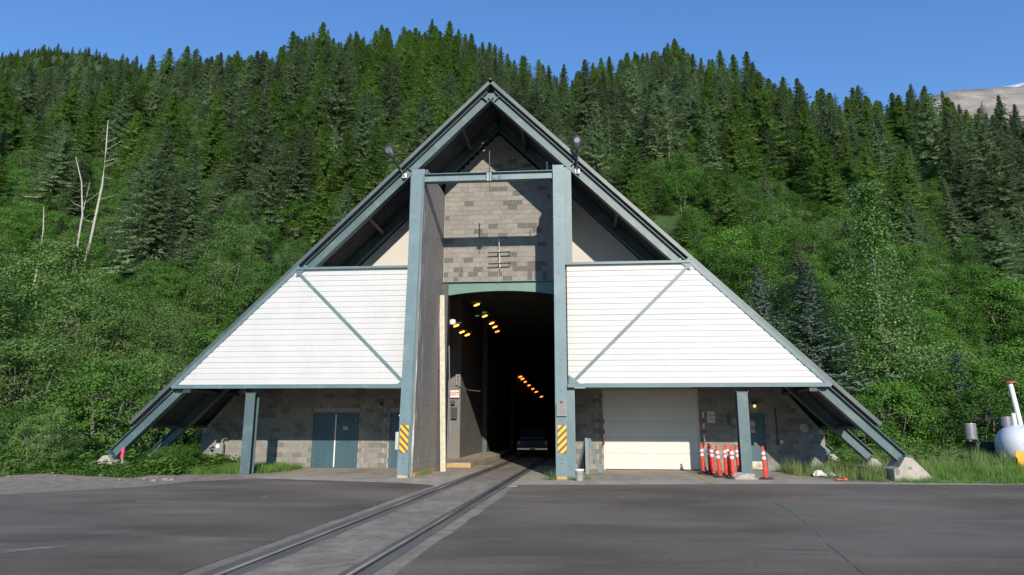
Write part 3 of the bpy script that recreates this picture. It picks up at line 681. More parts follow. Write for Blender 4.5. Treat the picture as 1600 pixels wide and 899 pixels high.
# doors ---------------------------------------------------------------
def door(parent, x0, x1, z1, y, hinge, handle=None, mat_=None, nm='door'):
    m = MB(); m.box((x0, y, .03), (x1, y+.045, z1)); d = m.build(nm, mat_ or M['teal_door'], bevel=.004)
    child_of_portal(d)
    for hz in (.3, 1.15, 1.95):
        m = MB(); m.tube([(hinge, y-.012, hz-.06), (hinge, y-.012, hz+.06)], .014, 6); m.build('hinge', M['grey_metal'], d)
    if handle:
        m = MB(); m.lathe([(.0, 0), (.045, 0), (.045, .012), (.02, .014), (.02, .05), (.033, .055), (.033, .075), (0, .08)], (handle, y, 1.02), 12, M=Matrix.Rotation(pi/2, 4, 'X')); m.build('handle', M['grey_metal'], d, smooth=True)
    return d
def dframe(x0, x1, z1, y, t=.06):
    m = MB(); m.box((x0-t, y-.02, 0), (x0, y+.10, z1+t)); m.box((x1, y-.02, 0), (x1+t, y+.10, z1+t)); m.box((x0, y-.02, z1), (x1, y+.10, z1+t)); m.box((x0, y-.03, 0), (x1, y+.08, .022))
    return child_of_portal(m.build('door_frame', M['teal_door']))
yd = YWALL-.025
dframe(-7.92, -6.07, 2.19, yd)
door(None, -7.91, -7.005, 2.18, yd+.01, -7.89)
dR = door(None, -6.985, -6.08, 2.18, yd+.01, -6.10, -6.90)
m = MB(); m.box((-7.02, yd-.012, .03), (-6.97, yd+.008, 2.18)); child_of_portal(m.build('astragal', M['white']))
dframe(-4.62, -3.76, 2.19, yd); door(None, -4.61, -3.77, 2.18, yd+.01, -4.59)
dframe(9.84, 10.54, 2.17, yd)
dd = door(None, 9.85, 10.53, 2.16, yd+.01, 10.51, 9.93)
m = MB(); m.box((9.90, yd+.002, .06), (10.48, yd+.009, .36)); m.build('kick_plate', nmat('scuffed_steel', (.55,.52,.46), (.35,.28,.2), 6, rough=.4, metal=.4), dd)
# garage door
gd = MB(); gd.box((4.18, yd-.015, 0), (4.235, yd+.08, 3.2)); gd.box((7.965, yd-.015, 0), (8.02, yd+.08, 3.2)); gd.box((4.235, yd-.015, 3.15), (7.965, yd+.08, 3.2))
gd = child_of_portal(gd.build('garage_door', M['garage']))
z = .03
while z < 3.1:
    z1 = min(z+.622, 3.145); m = MB(); m.box((4.24, yd+.015, z), (7.96, yd+.05, z1-.008)); m.build('garage_panel', M['garage'], gd, bevel=.006); z += .622
m = MB(); m.box((4.24, yd+.01, .0), (7.96, yd+.05, .028)); m.build('bottom_seal', M['rubber'], gd)
# conduits on the right wall
m = MB(); m.tube([(11.02, 28.22, 1.05), (11.02, 28.22, 2.45)], .025, 6); m.tube([(11.02, 28.2, 1.0), (11.02, 28.2, 1.12)], .05, 6); part(m, 'conduit', M['dark'])

# throat: white door track and dark guide on the left
m = MB(); zt = 6.88
for (xa, xb, ya, yb) in ((-2.13, -1.93, 26.42, 26.44), (-1.955, -1.93, 26.44, 26.60), (-2.07, -2.03, 26.37, 26.42)):
    n0 = len(m.v)
    for z, k in ((0, 0), (zt, -.20)):
        for x, y in ((xa, ya), (xb, ya), (xb, yb), (xa, yb)): m.v.append((x+k, y, z))
    for q in ((0,3,2,1),(4,5,6,7),(0,1,5,4),(1,2,6,5),(2,3,7,6),(3,0,4,7)): m.f.append(tuple(n0+i for i in q)); m.mi.append(0)
trk = part(m, 'door_track', M['pipe_white'])
m = MB(); m.tube([(-2.0, 27.0, 4.9), (-1.90, 27.0, 1.9)], .025, 6); m.tube([(-1.90, 27.0, 1.9), (-1.895, 27.0, 1.25)], .05, 8)
m.build('guide_rod', M['grey_metal'], trk)
m = MB(); m.box((-2.32, 26.62, 0), (-2.02, 27.1, 7.4)); part(m, 'jamb', M['dark'])

# tunnel chamber --------------------------------------------------------
M['tunnel'] = nmat('dark_tunnel_wall', (.075, .075, .08), (.11, .108, .11), .8, rough=.9, bump=.004, bscale=6, layers=(((.16,.14,.09), 1.2, .45, .7, .3, (1,1,2)),))  # dark grey lining with faint ochre patches
M['tunnelpaint'] = nmat('painted_tunnel_wall', (.15, .145, .15), (.185, .18, .178), .8, rough=.75, layers=(((.22,.19,.12), .9, .5, .75, .7, (1,1,2)),))
tun = MB()
X0, X1 = -3.4, 2.9
def wq(m, pts): m.poly(pts)
wq(tun, [(X0,27.15,-.02),(X0,33.55,-.02),(X0,33.55,8.2),(X0,27.15,8.2)])
wq(tun, [(X1,27.15,-.02),(X1,150,-.02),(X1,150,8.2),(X1,27.15,8.2)])
wq(tun, [(X0,27.15,8.2),(X1,27.15,8.2),(X1,150,8.2),(X0,150,8.2)])
wq(tun, [(X0,27.16,-.02),(-2.27,27.16,-.02),(-2.27,27.16,8.2),(X0,27.16,8.2)])
wq(tun, [(X1,27.16,-.02),(2.32,27.16,-.02),(2.32,27.16,8.2),(X1,27.16,8.2)])
wq(tun, [(-2.25,41.6,-.02),(-2.25,60,-.02),(-2.25,60,8.2),(-2.25,41.6,8.2)])
wq(tun, [(-2.27,60,-.02),(-2.27,150,-.02),(-2.27,150,8.2),(-2.27,60,8.2)])
wq(tun, [(-3,150,-.02),(9,150,-.02),(9,150,8.2),(-3,150,8.2)])
part(tun, 'tunnel_lining', M['tunnel'], fix=False)
pr = MB()
wq(pr, [(X0,33.55,-.02),(-2.57,33.55,-.02),(-2.57,33.55,8.2),(X0,33.55,8.2)])
wq(pr, [(-2.57,33.55,-.02),(-2.50,41.3,-.02),(-2.50,41.3,8.2),(-2.57,33.55,8.2)])
wq(pr, [(-2.50,41.3,-.02),(-2.25,41.6,-.02),(-2.25,41.6,8.2),(-2.50,41.3,8.2)])
part(pr, 'pier', M['tunnelpaint'], fix=False)
m = MB(); m.tube([(-2.42, 41.2, .15), (-2.42, 41.2, 1.2)], .05, 8); part(m, 'bollard_pipe', M['rafter'])
fr = MB(); fr.box((-2.24, 58, 0), (-2.05, 58.2, 8.1)); fr.box((-2.05, 58, 7.95), (2.85, 58.2, 8.1)); part(fr, 'inner_frame', nmat('inner_frame_paint', (.16,.15,.13), rough=.7))
# raised walkway
o = slab('walkway', [(-3.36, 28.95), (-1.35, 28.99), (-1.06, 38), (-.9, 60), (-3.3, 60)], .19, M['concrete'], .2)
m = MB(); m.box((-3.3, 28.93, .0), (-1.42, 28.985, .16)); tag(m.build('walkway_kerb', M['orange_curb'], bevel=.01), kind='structure')

# ------------------------------------------------------------------ lamps and fittings
def tlamp(loc, label, mat_, ln=.30, r=.042, shade=False):
    t = empty('tunnel_lamp', loc, 0, label, 'lamp', 'sodium lamps along the tunnel')
    m = MB(); m.lathe([(0, -ln/2), (r*.7, -ln*.42), (r, -ln*.2), (r, ln*.2), (r*.7, ln*.42), (0, ln/2)], (0, 0, 0), 10, M=Matrix.Rotation(radians(75), 4, 'Y') @ Matrix.Rotation(.35, 4, 'X')); m.build('lamp_glass', mat_, t, smooth=True)
    m = MB(); m.box((-.24, -.1, .08), (.24, .12, .16)); m.tube([(0, .02, .16), (0, .02, .45)], .02, 6); m.build('lamp_housing', M['dark'], t, bevel=.02)
    return t
for i, (x, y, z) in enumerate(((-2.05, 28.9, 6.0), (-2.12, 30.9, 6.0), (-2.02, 31.9, 6.0))):
    tlamp((x, y, z), 'orange tunnel lamp by the left wall, '+('nearest the white track', 'middle of three', 'farthest of three')[i], M['sodium'])
m = MB(); m.lathe([(.12, -.12), (.15, -.02), (.13, .10), (0, .14)], (-2.16, 28.6, 6.12), 12); tag(m.build('lamp_hood', M['white'], smooth=True), 'white rounded lamp hood beside the white door track', 'lamp hood')
for i, (x, y, z) in enumerate(((-1.03, 28.0, 6.75), (-1.07, 31.0, 6.75), (-1.0, 33.2, 6.75), (-.99, 34.5, 6.75), (-1.05, 36.2, 6.75))):
    tlamp((x, y, z), 'orange ceiling lamp near the tunnel mouth, '+('nearest and brightest of five', 'second of five from the mouth', 'third of five from the mouth', 'fourth of five from the mouth', 'farthest and dimmest of five')[i], M['sodium'] if i < 4 else M['sodium_far'], .3, .04)
for i, (x, y, z) in enumerate(((-2.08, 66.5, 6.5), (-2.1, 69.5, 6.5), (-2.17, 74.2, 6.5), (-2.16, 80.6, 6.5), (-2.14, 88.2, 6.5), (-2.03, 95.5, 6.5), (-2.0, 110.8, 6.5))):
    k = y/66; tlamp((x, y, z), 'small red-orange lamp deep in the tunnel, number %s from the top of the row' % ('one two three four five six seven'.split()[i]), M['sodium_far'], (.46)*k**.5, .075*k**.5)
m = MB(); m.box((-1.05, 30.0, 6.73), (-.86, 30.05, 6.80)); m.box((-1.3, 29.5, 6.50), (-1.14, 29.55, 6.56)); tag(m.build('signal_lamp', M['greenlamp']), 'pair of faint green lamps between two orange ceiling lamps', 'signal lamp')

ex = empty('exit_sign', (-2.86, 33.4, 3.27), 0, 'white exit sign with red letters on the tunnel pier', 'sign')
m = MB(); m.box((-.26, 0, -.18), (.24, .05, .18)); m.build('panel', M['white'], ex, bevel=.01)
text('EXIT', .24, ex, 'lettering', M['signred'], (-.0, -.004, 0), bold=.006)
bx = empty('junction_box', (-2.70, 33.4, 3.9), 0, 'grey metal box with two short pipes above the exit sign', 'utility box')
m = MB(); m.box((-.11, 0, -.2), (-.02, .12, .3)); m.box((.03, 0, -.28), (.1, .1, .25)); m.box((-.12, .02, .26), (.12, .12, .34)); m.build('housing', M['grey_metal'], bx, bevel=.01)
m = MB(); m.tube([(0.06, .05, .3), (.1, .05, 1.4)], .02, 6); m.tube([(.1, .02, -.25), (.5, .5, -.42), (1.0, 1.0, -.45)], .015, 5); m.build('conduit', M['grey_metal'], bx)
m = MB(); m.box((-3.05, 33.38, 2.05), (-2.72, 33.5, 2.62)); m.box((-3.05, 33.36, 2.75), (-2.84, 33.5, 2.95)); tag(m.build('wall_cabinet', M['dark'], bevel=.01), 'dark wall cabinet under the exit sign', 'cabinet')

# floodlights on the rafters
def floodlight(base, head, label):
    t = empty('floodlight', base, 0, label, 'floodlight', 'floodlights on the front rafters')
    h = Vector(head)-Vector(base)
    m = MB(); m.box((-.09, -.03, -.09), (.09, .05, .09)); m.tube([(0, -.03, 0), (0, -.12, 0)], .04, 8); m.build('bracket', M['white'], t, bevel=.01)
    m = MB(); m.tube([(0, -.1, 0), (h.x*.3, -.13, h.z*.3), h*.9], .035, 8); m.build('arm', M['dark'], t)
    hd = MB(); d = h.normalized(); q = Vector((0, -1, -.45)).normalized()
    # cobra style head: flattened egg
    prof = [(0, -.30), (.07, -.26), (.12, -.18), (.17, -.05), (.185, .08), (.16, .2), (.10, .27), (0, .30)]
    Z = Vector((h.x, h.y*.0-.05, h.z)).normalized(); Y_ = q-(Z*q.dot(Z)); Y_.normalize(); Xx = Y_.cross(Z)
    MM = Matrix(((Xx.x, Y_.x*.62, Z.x), (Xx.y, Y_.y*.62, Z.y), (Xx.z, Y_.z*.62, Z.z)))
    hd.lathe(prof, h+Z*.02, 16, M=MM.to_4x4()); ho = hd.build('head', M['dark'], t, smooth=True)
    l = MB(); l.lathe([(0, .0), (.10, .0), (.115, -.015), (.115, -.04)], h+Z*.07+Y_*.115, 14, M=(Matrix(((Xx.x, Z.x, Y_.x), (Xx.y, Z.y, Y_.y), (Xx.z, Z.z, Y_.z)))).to_4x4()); l.build('lens', M['lens'], ho)
    return t
floodlight((-3.27, YF-.02, 11.02), (-3.70, YF-.62, 11.72), 'dark floodlight on a slanted arm above the left post')
floodlight((3.27, YF-.02, 10.99), (3.27, YF-.50, 11.90), 'dark floodlight on an upright arm above the right post')

# antennas
a = empty('antenna', (.08, YP, 10.6), 0, 'dark whip antenna clamped to the middle of the crossbeam', 'antenna')
m = MB(); m.tube([(0, -.06, -.42), (0, -.06, .95)], [.012, .028], 6); m.build('whip', M['dark'], a)
m = MB(); m.box((-.1, -.05, -.18), (.07, .06, .14)); m.tube([(-.12, -.03, .17), (.13, -.03, .17)], .02, 6); m.build('clamp', M['grey_metal'], a)
m = MB(); m.tube([(.05, -.05, -.05), (.2, -.06, -.12), (.34, -.05, -.08), (.38, -.02, .12)], .008, 5); m.tube([(.05, -.05, -.08), (.25, -.06, -.18), (.37, -.05, -.16), (.40, -.02, .1)], .008, 5); m.build('cable', M['dark'], a)
a = empty('antenna', (.12, YH-.25, 8.4), 0, 'pale antenna mast with two crossbars on the block headwall', 'antenna')
m = MB(); m.tube([(-.02, 0, -.38), (-.06, 0, .85)], [.032, .018], 8); m.tube([(-.09, 0, -1.0), (-.06, .02, -.38)], .01, 5); m.build('mast', M['pipe_white'], a)
for z in (-.22, .25):
    m = MB(); m.tube([(-.50, -.02, z-.01), (.42, -.02, z+.01)], .026, 6); m.build('crossbar', M['dark'], a)
m = MB(); m.tube([(-.08, 0, .3), (-.1, .25, .3)], .03, 6); m.tube([(-.06, 0, -.2), (-.08, .25, -.2)], .03, 6); m.build('bracket', M['grey_metal'], a)
m = MB(); m.tube([(2.17, YP+.1, 10.82), (2.17, YP+.1, 11.15)], .015, 6); tag(m.build('short_antenna', M['dark']), 'short dark rod on the crossbeam beside the right post', 'antenna')

# hazard plates ----------------------------------------------------------
def clip_stripe(x0, x1, z0, z1, c, wdt, sgn):
    """band |z - sgn*x - c| < wdt/2 clipped to the rectangle"""
    poly = [(x0-9, sgn*(x0-9)+c-wdt/2), (x1+9, sgn*(x1+9)+c-wdt/2), (x1+9, sgn*(x1+9)+c+wdt/2), (x0-9, sgn*(x0-9)+c+wdt/2)]
    for ax, lim, keep in ((0, x0, 1), (0, x1, -1), (1, z0, 1), (1, z1, -1)):
        out = []
        for i in range(len(poly)):
            p, q = poly[i], poly[(i+1) % len(poly)]; dp = (p[ax]-lim)*keep; dq = (q[ax]-lim)*keep
            if dp >= 0: out.append(p)
            if dp*dq < 0: t = dp/(dp-dq); out.append((p[0]+(q[0]-p[0])*t, p[1]+(q[1]-p[1])*t))
        poly = out
        if not poly: break
    return poly
for s, cx_, label in ((-1, -2.757, 'yellow and black striped hazard plate on the left post, stripes falling right'), (1, 2.592, 'yellow and black striped hazard plate on the right post, stripes rising right')):
    t = empty('hazard_plate', (cx_, YP-.008, 1.28), 0, label, 'hazard sign'); 
    if s < 0: t.rotation_euler = (0, .019, 0)
    m = MB(); hw, hh, c_ = .152, .46, .04
    m.prism([(-hw+c_,-hh),(hw-c_,-hh),(hw,-hh+c_),(hw,hh-c_),(hw-c_,hh),(-hw+c_,hh),(-hw,hh-c_),(-hw,-hh+c_)], Matrix.Rotation(pi/2, 4, 'X'), .008)
    m.build('plate', M['hazblack'], t)
    m = MB(); sg = 1 if s > 0 else -1
    for k in range(-5, 6):
        P = clip_stripe(-hw+.006, hw-.006, -hh+.006, hh-.006, k*.232+.05, .128, sg)
        if len(P) > 2: m.poly([(x, -.0115, z) for x, z in P])
    m.build('stripes', M['yellow'], t, fix=False)
    m = MB()
    for k in range(-5, 6):
        P = clip_stripe(-hw+.006, hw-.006, -hh+.006, hh-.006, k*.232+.05+.072*1, .012, sg)
        if len(P) > 2: m.poly([(x, -.0115, z) for x, z in P])
    m.build('red_edge', M['signred'], t, fix=False)
# boxes on the posts
cb = empty('control_box', (2.585, YP, 2.25), 0, 'weathered grey metal box with a rusty beacon base on the right post', 'utility box')
m = MB(); m.box((-.17, -.09, -.22), (.17, 0, .2)); m.build('housing', M['grey_metal'], cb, bevel=.008)
m = MB(); m.box((-.14, -.096, -.17), (.14, -.088, .16)); m.build('door', nmat('weathered_panel', (.22, .20, .18), (.27, .25, .23), 9, rough=.7), cb, bevel=.004)
m = MB(); m.lathe([(.05, .2), (.05, .24), (.03, .27), (0, .3)], (.0, -.05, 0), 10); m.build('beacon', nmat('rusty_red', (.25,.08,.05), (.18,.08,.05), 8, rough=.8), cb)
kb = empty('card_reader_box', (-3.06, YP+.3, 1.2), 0, 'narrow pale box on the outer side of the left post', 'utility box')
m = MB(); m.box((-.06, -.1, -.3), (.07, .1, .3)); m.build('housing', M['beige_box'], kb, bevel=.02)
m = MB(); m.box((-2.99, YP+.1, 2.03), (-2.93, YP+.16, 2.08)); tag(m.build('marker_light', M['white'], bevel=.005), 'tiny pale marker light on the outer edge of the left post', 'marker')

# striped posts at the garage door, signs -----------------------------------
for x, z0, z1, lab in ((4.20, 1.0, 2.22, 'red and white striped rod hung at the left edge of the garage door'), (8.17, .95, 2.27, 'red and white striped rod standing right of the garage door, above the cones')):
    t = empty('striped_rod', (x, 28.12, 0), 0, lab, 'marker rod', 'striped rods at the garage door'); n = 6; dz = (z1-z0)/n
    for k in range(n):
        m = MB(); m.tube([(0, 0, z0+dz*k), (0, 0, z0+dz*(k+1))], .028+.001*(k % 2), 10); m.build('band', M['signred'] if k % 2 == 0 else M['cone_white'], t, smooth=False)
def sign(loc, w_, h_, label, bands, lines, back=None):
    t = empty('sign', loc, 0, label, 'sign'); m = MB(); m.box((-w_/2, 0, -h_/2), (w_/2, .006, h_/2)); m.build('plate', back or M['signgrey'], t, bevel=.002)
    for (z0, z1, mt) in bands:
        m = MB(); m.box((-w_/2+.015, -.003, z0), (w_/2-.015, -.0005, z1)); m.build('band', mt, t)
    for (tx, sz, z, mt) in lines: text(tx, sz, t, 'lettering', mt, (0, -.005, z), depth=.001, bold=.001)
    return t
sign((8.50, 28.24, 2.08), .31, .455, 'white notice sign with small red and black lettering beside the striped rod', [], [('NO', .05, .12, M['signblack']), ('PARKING', .062, .055, M['signred']), ('THIS AREA', .045, -.05, M['signblack']), ('FIRE LANE', .04, -.11, M['signred'])])
sign((10.03, 28.25, 1.83), .33, .25, 'white and black danger sign with red oval band on the right door', [(.02, .11, M['signred'])], [('DANGER', .07, .065, M['white']), ('KEEP OUT', .045, -.04, M['signblack']), ('AUTHORIZED ONLY', .026, -.09, M['signblack'])])
sign((10.06, 28.25, 1.56), .25, .18, 'small pinkish notice under the danger sign on the right door', [(.03, .06, M['signblack'])], [('NOTICE', .035, -.01, M['signred']), ('CALL OFFICE', .022, -.05, M['signred'])])
sign((-6.55, 28.25, 1.62), .21, .15, 'small sign with a red upper half on the left double door', [(.005, .065, M['signred'])], [('DANGER', .042, .035, M['white']), ('HIGH VOLTAGE', .02, -.02, M['signblack']), ('KEEP OUT', .02, -.05, M['signblack'])])
m = MB(); m.lathe([(0, 0), (.165, 0), (.18, .02), (.18, .06), (.16, .07), (0, .075)], (12.1, 28.28, 1.66), 24, M=Matrix.Rotation(pi/2, 4, 'X')); tag(m.build('round_vent_cover', M['beige_box'], smooth=True), 'round grey cover on the shaded block wall right of the door', 'vent cover')
m = MB(); m.box((9.13, 28.25, 1.75), (9.25, 28.27, 2.25)); tag(m.build('blue_notice', nmat('blue_sign', (.04,.07,.12), rough=.5)), 'narrow blue notice on the block wall behind the right column', 'sign')
def wall_lamp(x, z, label, lit):
    t = empty('wall_lamp', (x, 28.27, z), 0, label, 'wall lamp', 'wall lamps over the service doors')
    m = MB(); m.box((-.08, -.1, .04), (.08, 0, .16)); m.build('housing', M['dark'], t, bevel=.02)
    m = MB(); m.lathe([(0, -.08), (.045, -.05), (.06, 0), (.05, .05)], (0, -.08, 0), 10); m.build('bulb', M['bulb'] if lit else M['beige_box'], t, smooth=True)
wall_lamp(10.22, 2.52, 'small lit wall lamp over the right service door', True)
wall_lamp(-5.07, 2.50, 'small unlit wall lamp on the shaded wall between the left doors', False)
m = MB(); m.lathe([(0, -.075), (.05, -.06), (.075, 0), (.05, .06), (0, .075)], (11.15, 28.15, 1.12), 12); m.tube([(11.15, 28.28, 1.12), (11.15, 28.18, 1.12)], .025, 6); tag(m.build('white_knob', M['white'], smooth=True), 'shiny white round cap on the shaded wall right of the door', 'cap')

# gas meter
gm = empty('gas_meter', (-11.92, 28.2, 0), 0, 'grey gas meter with rusty regulator pipes on the left block wall', 'meter')
m = MB(); m.box((-.19, -.22, .52), (.19, -.02, 1.0)); m.build('case', nmat('meter_grey', (.22,.235,.24), rough=.4), gm, bevel=.05)
m = MB(); m.lathe([(0, 0), (.09, 0), (.09, .02), (0, .025)], (-.02, -.22, .86), 14, M=Matrix.Rotation(pi/2, 4, 'X')); m.build('dial', M['white'], gm)
m = MB(); m.tube([(-.12, -.1, 0), (-.12, -.1, .55)], .025, 8); m.tube([(.08, -.1, 1.0), (.08, -.1, 1.1), (.22, -.1, 1.2), (.3, -.1, 1.42)], .03, 8); m.tube([(-.19, -.1, .7), (-.32, -.1, .75)], .03, 8); m.build('pipe', M['grey_metal'], gm)
m = MB(); m.lathe([(0, .1), (.09, .08), (.1, .02), (.05, 0), (.05, -.1), (0, -.1)], (-.38, -.1, .8), 12); m.lathe([(0, .08), (.11, .05), (.12, 0), (.06, -.02), (0, -.06)], (.02, -.12, 1.42), 12); m.build('regulator', M['grey_metal'], gm, smooth=True)
m = MB(); m.tube([(.28, -.1, 1.15), (.3, -.1, 1.4)], .045, 8); m.build('fitting', nmat('rusty_fitting', (.32,.12,.07), rough=.8), gm)

# cones ------------------------------------------------------------------
def make_cone():
    t = empty('delineator_cone')
    m = MB(); prof = [(.075, .04), (.072, .30), (.066, .62), (.066, .622), (.066, .64), (.064, .72), (.064, .722), (.063, .80), (.063, .802), (.062, .89), (.060, .93), (.045, .96), (.03, .975), (.03, 1.0), (.042, 1.015), (.042, 1.05), (.03, 1.065), (0, 1.07)]
    m.lathe(prof, (0, 0, 0), 14); m.build('post', M['cone'], t, smooth=True)
    for z0, z1 in ((.64, .73), (.79, .885)):
        m = MB(); m.lathe([(.0665, z0), (.0675, z0+.003), (.0655, z1-.003), (.0645, z1)], (0, 0, 0), 14); m.build('reflective_band', M['cone_white'], t, smooth=True)
    m = MB(); m.box((-.02, -.079, .10), (.02, -.072, .26)); m.build('slot', nmat('cone_slot', (.35,.03,.02), rough=.6), t)
    m = MB(); n = 8; m.prism([(cos(2*pi*(i+.5)/n)*.235, sin(2*pi*(i+.5)/n)*.235) for i in range(n)], Matrix.Translation((0,0,.0)), .045); m.prism([(cos(2*pi*(i+.5)/n)*.12, sin(2*pi*(i+.5)/n)*.12) for i in range(n)], Matrix.Translation((0,0,.045)), .02); m.build('base', M['rubber'], t, bevel=.008)
    return t
def copy_tree(o, parent=None):
    c = o.copy(); COL.objects.link(c); c.parent = parent
    for ch in list(o.children): copy_tree(ch, c)
    return c
cone0 = make_cone()
CONES = [(7.76, 26.35, -.075, .01, 'orange delineator cone leaning beside the garage door, leftmost of the cluster'),
         (8.13, 27.1, -.01, -.02, 'orange delineator cone hidden second in the cluster, below the striped rod'),
         (7.99, 25.75, -.05, .01, 'orange delineator cone third from the left in the cluster, in front of a hidden one'),
         (7.97, 24.5, -.085, .0, 'orange delineator cone fourth from the left, tilted, base toward the asphalt'),
         (8.33, 25.15, -.05, .02, 'orange delineator cone in the middle of the cluster'),
         (8.66, 26.3, -.05, 0, 'dark red delineator cone in shadow behind the middle of the cluster'),
         (8.27, 23.95, -.01, 0, 'nearest orange delineator cone of the cluster, on a round black base'),
         (8.86, 25.6, -.055, 0, 'orange delineator cone half behind the right column'),
         (9.30, 23.8, -.055, 0, 'orange delineator cone standing alone right of the column, before the door')]
for i, (x, y, rx, ry, lab) in enumerate(CONES):
    o = cone0 if i == 0 else copy_tree(cone0)
    o.location = (x, y, -.002); o.rotation_euler = (ry, rx, random.uniform(-.4, .4)); tag(o, lab, 'traffic cone', 'orange delineator cones by the right column')

# A-frame stand
af = empty('trestle', (3.48, 25.75, 0), 0, 'dark teal A-shaped steel trestle against the block wall left of the garage door', 'trestle')
for a, b in (((-.03, -.3, 0), (-.03, -.05, 1.28)), ((-.36, .3, 0.03), (-.04, .0, 1.26)), ((.46, -.2, .03), (.06, -.05, 1.26))):
    m = MB(); m.bar(a, b, (0, 1, 0), .05, .13); m.build('leg', M['rafter'], af, bevel=.005)
m = MB(); m.bar((-.38, -.25, .04), (.48, -.25, .04), (0, 0, 1), .05, .1); m.bar((-.36, .35, .04), (-.03, -.3, .04), (0, 0, 1), .05, .08); m.build('foot_rail', M['rafter'], af)
m = MB(); m.poly([(-.33, .2, .06), (-.05, -.1, .06), (-.05, -.04, 1.1)]); m.build('web_plate', M['dark'], af, fix=False)
# bucket
bk = empty('bucket', (3.14, 22.45, 0), .3, 'dirty white plastic bucket standing beside the right post', 'bucket')
m = MB(); m.lathe([(0, .01), (.125, 0), (.145, .30), (.155, .30), (.155, .34), (.148, .36), (.14, .34), (.135, .28), (0, .27)], (0, 0, 0), 20); m.build('body', M['bucket'], bk, smooth=True)
m = MB(); m.tube([(-.15, 0, .31), (-.12, -.12, .24), (0, -.17, .2), (.12, -.12, .24), (.15, 0, .31)], .004, 5); m.build('handle', M['grey_metal'], bk)
# lumps of spilled material and rocks
def rockobj(name, loc, r, sc, mat_, label, cat='rock', seed=0, group=None):
    bm = bmesh.new(); bmesh.ops.create_icosphere(bm, subdivisions=3, radius=r)
    for v in bm.verts:
        n = noise.noise(v.co*(1.7/r)+Vector((seed*3.1, 0, 0)))*.35+noise.noise(v.co*(4/r)+Vector((seed, 5, 0)))*.12
        v.co *= 1+n; v.co = Vector((v.co.x*sc[0], v.co.y*sc[1], max(v.co.z, -.3*r)*sc[2]))
    me = bpy.data.meshes.new(name); bm.to_mesh(me); bm.free(); me.materials.append(mat_)
    o = meshobj(name, me, None, loc); tag(o, label, cat, group); return o
rockobj('concrete_lump', (8.62, 23.9, .0), .42, (1.15, .6, .5), M['footing'], 'low lump of hardened yellowish concrete at the foot of the right column', 'concrete lump', 3)
for i, (x, y, r, lab) in enumerate(((11.55, 25.4, .20, 'larger pale boulder in the grass by the block wall corner'), (11.95, 25.5, .14, 'smaller pale boulder right of the larger one by the wall corner'))):
    rockobj('boulder', (x, y, .05), r, (1.2, .9, .7), M['whiterock'], lab, 'boulder', 11+i)
ORD_ = 'first second third fourth fifth sixth seventh eighth ninth tenth eleventh twelfth thirteenth fourteenth fifteenth sixteenth'.split(); SX = sorted(random.uniform(-17, -9.5) for _ in range(16))
for i in range(16):
    x = SX[i]; y = 20.6+random.uniform(0, 1.6)-.12*(x+9.5)*0; r = random.uniform(.04, .11)
    rockobj('stone', (x, y, gz(x, y)+.02), r, (1.2, 1, .7), M['rock'], ('large' if r > .085 else 'small')+' grey stone on the left gravel shoulder, %s from left' % ORD_[i], 'stone', 20+i, 'stones on the left gravel shoulder')
# concrete footings
def footing(x, y, s, sc, label):
    t = empty('footing', (x, y, 0), 0, label, 'concrete footing')
    m = MB(); prof = [(-.45*sc, -.1), (.95*sc, -.1), (.80*sc, 0.02), (.16*sc, .72*sc), (-.06*sc, .74*sc), (-.28*sc, .42*sc), (-.45*sc, .36*sc)]
    m.prism([(s*px_, pz_) for px_, pz_ in prof], Matrix.Translation((0, .45*sc, 0)) @ Matrix.Rotation(pi/2, 4, 'X'), .9*sc); m.build('block', M['footing'], t, bevel=.02)
    return t
footing(13.74, YF+.2, 1, 1.0, 'chipped concrete footing under the front right rafter foot')
footing(-13.80, YF+.2, -1, .88, 'concrete footing under the front left rafter foot, half overgrown')
footing(13.75, 26.6, 1, .8, 'concrete footing under the second right rafter, in the grass')
footing(-13.75, 26.6, -1, .8, 'concrete footing under the second left rafter, in the weeds')
footing(13.75, 30.6, 1, .8, 'concrete footing under the third right rafter, behind the wall corner')
m = MB(); m.box((11.4, 23.4, .02), (11.75, 23.6, .05)); m.box((11.62, 23.35, .03), (11.7, 23.65, .09)); tag(m.build('orange_scrap', M['spot'], bevel=.01), 'crumpled orange scrap at the grass edge right of the cones', 'scrap')
# survey stake
st = empty('survey_stake', (-12.93, 23.3, 0), 0, 'survey stake with pink flagging before the left rafter foot', 'stake')
m = MB(); m.box((-.022, -.01, 0), (.022, .01, .9)); m.build('stake', M['wood'], st)
m = MB(); m.prism([(-.05,-.03),(.045,-.04),(.05,.03),(-.04,.04)], Matrix.Translation((0,0,.70)), .24); m.prism([(-.04,-.03),(.02,-.035),(.02,.03)], Matrix.Translation((-.01,-.02,.56)), .15); m.build('flagging', M['pink'], st, bevel=.01)

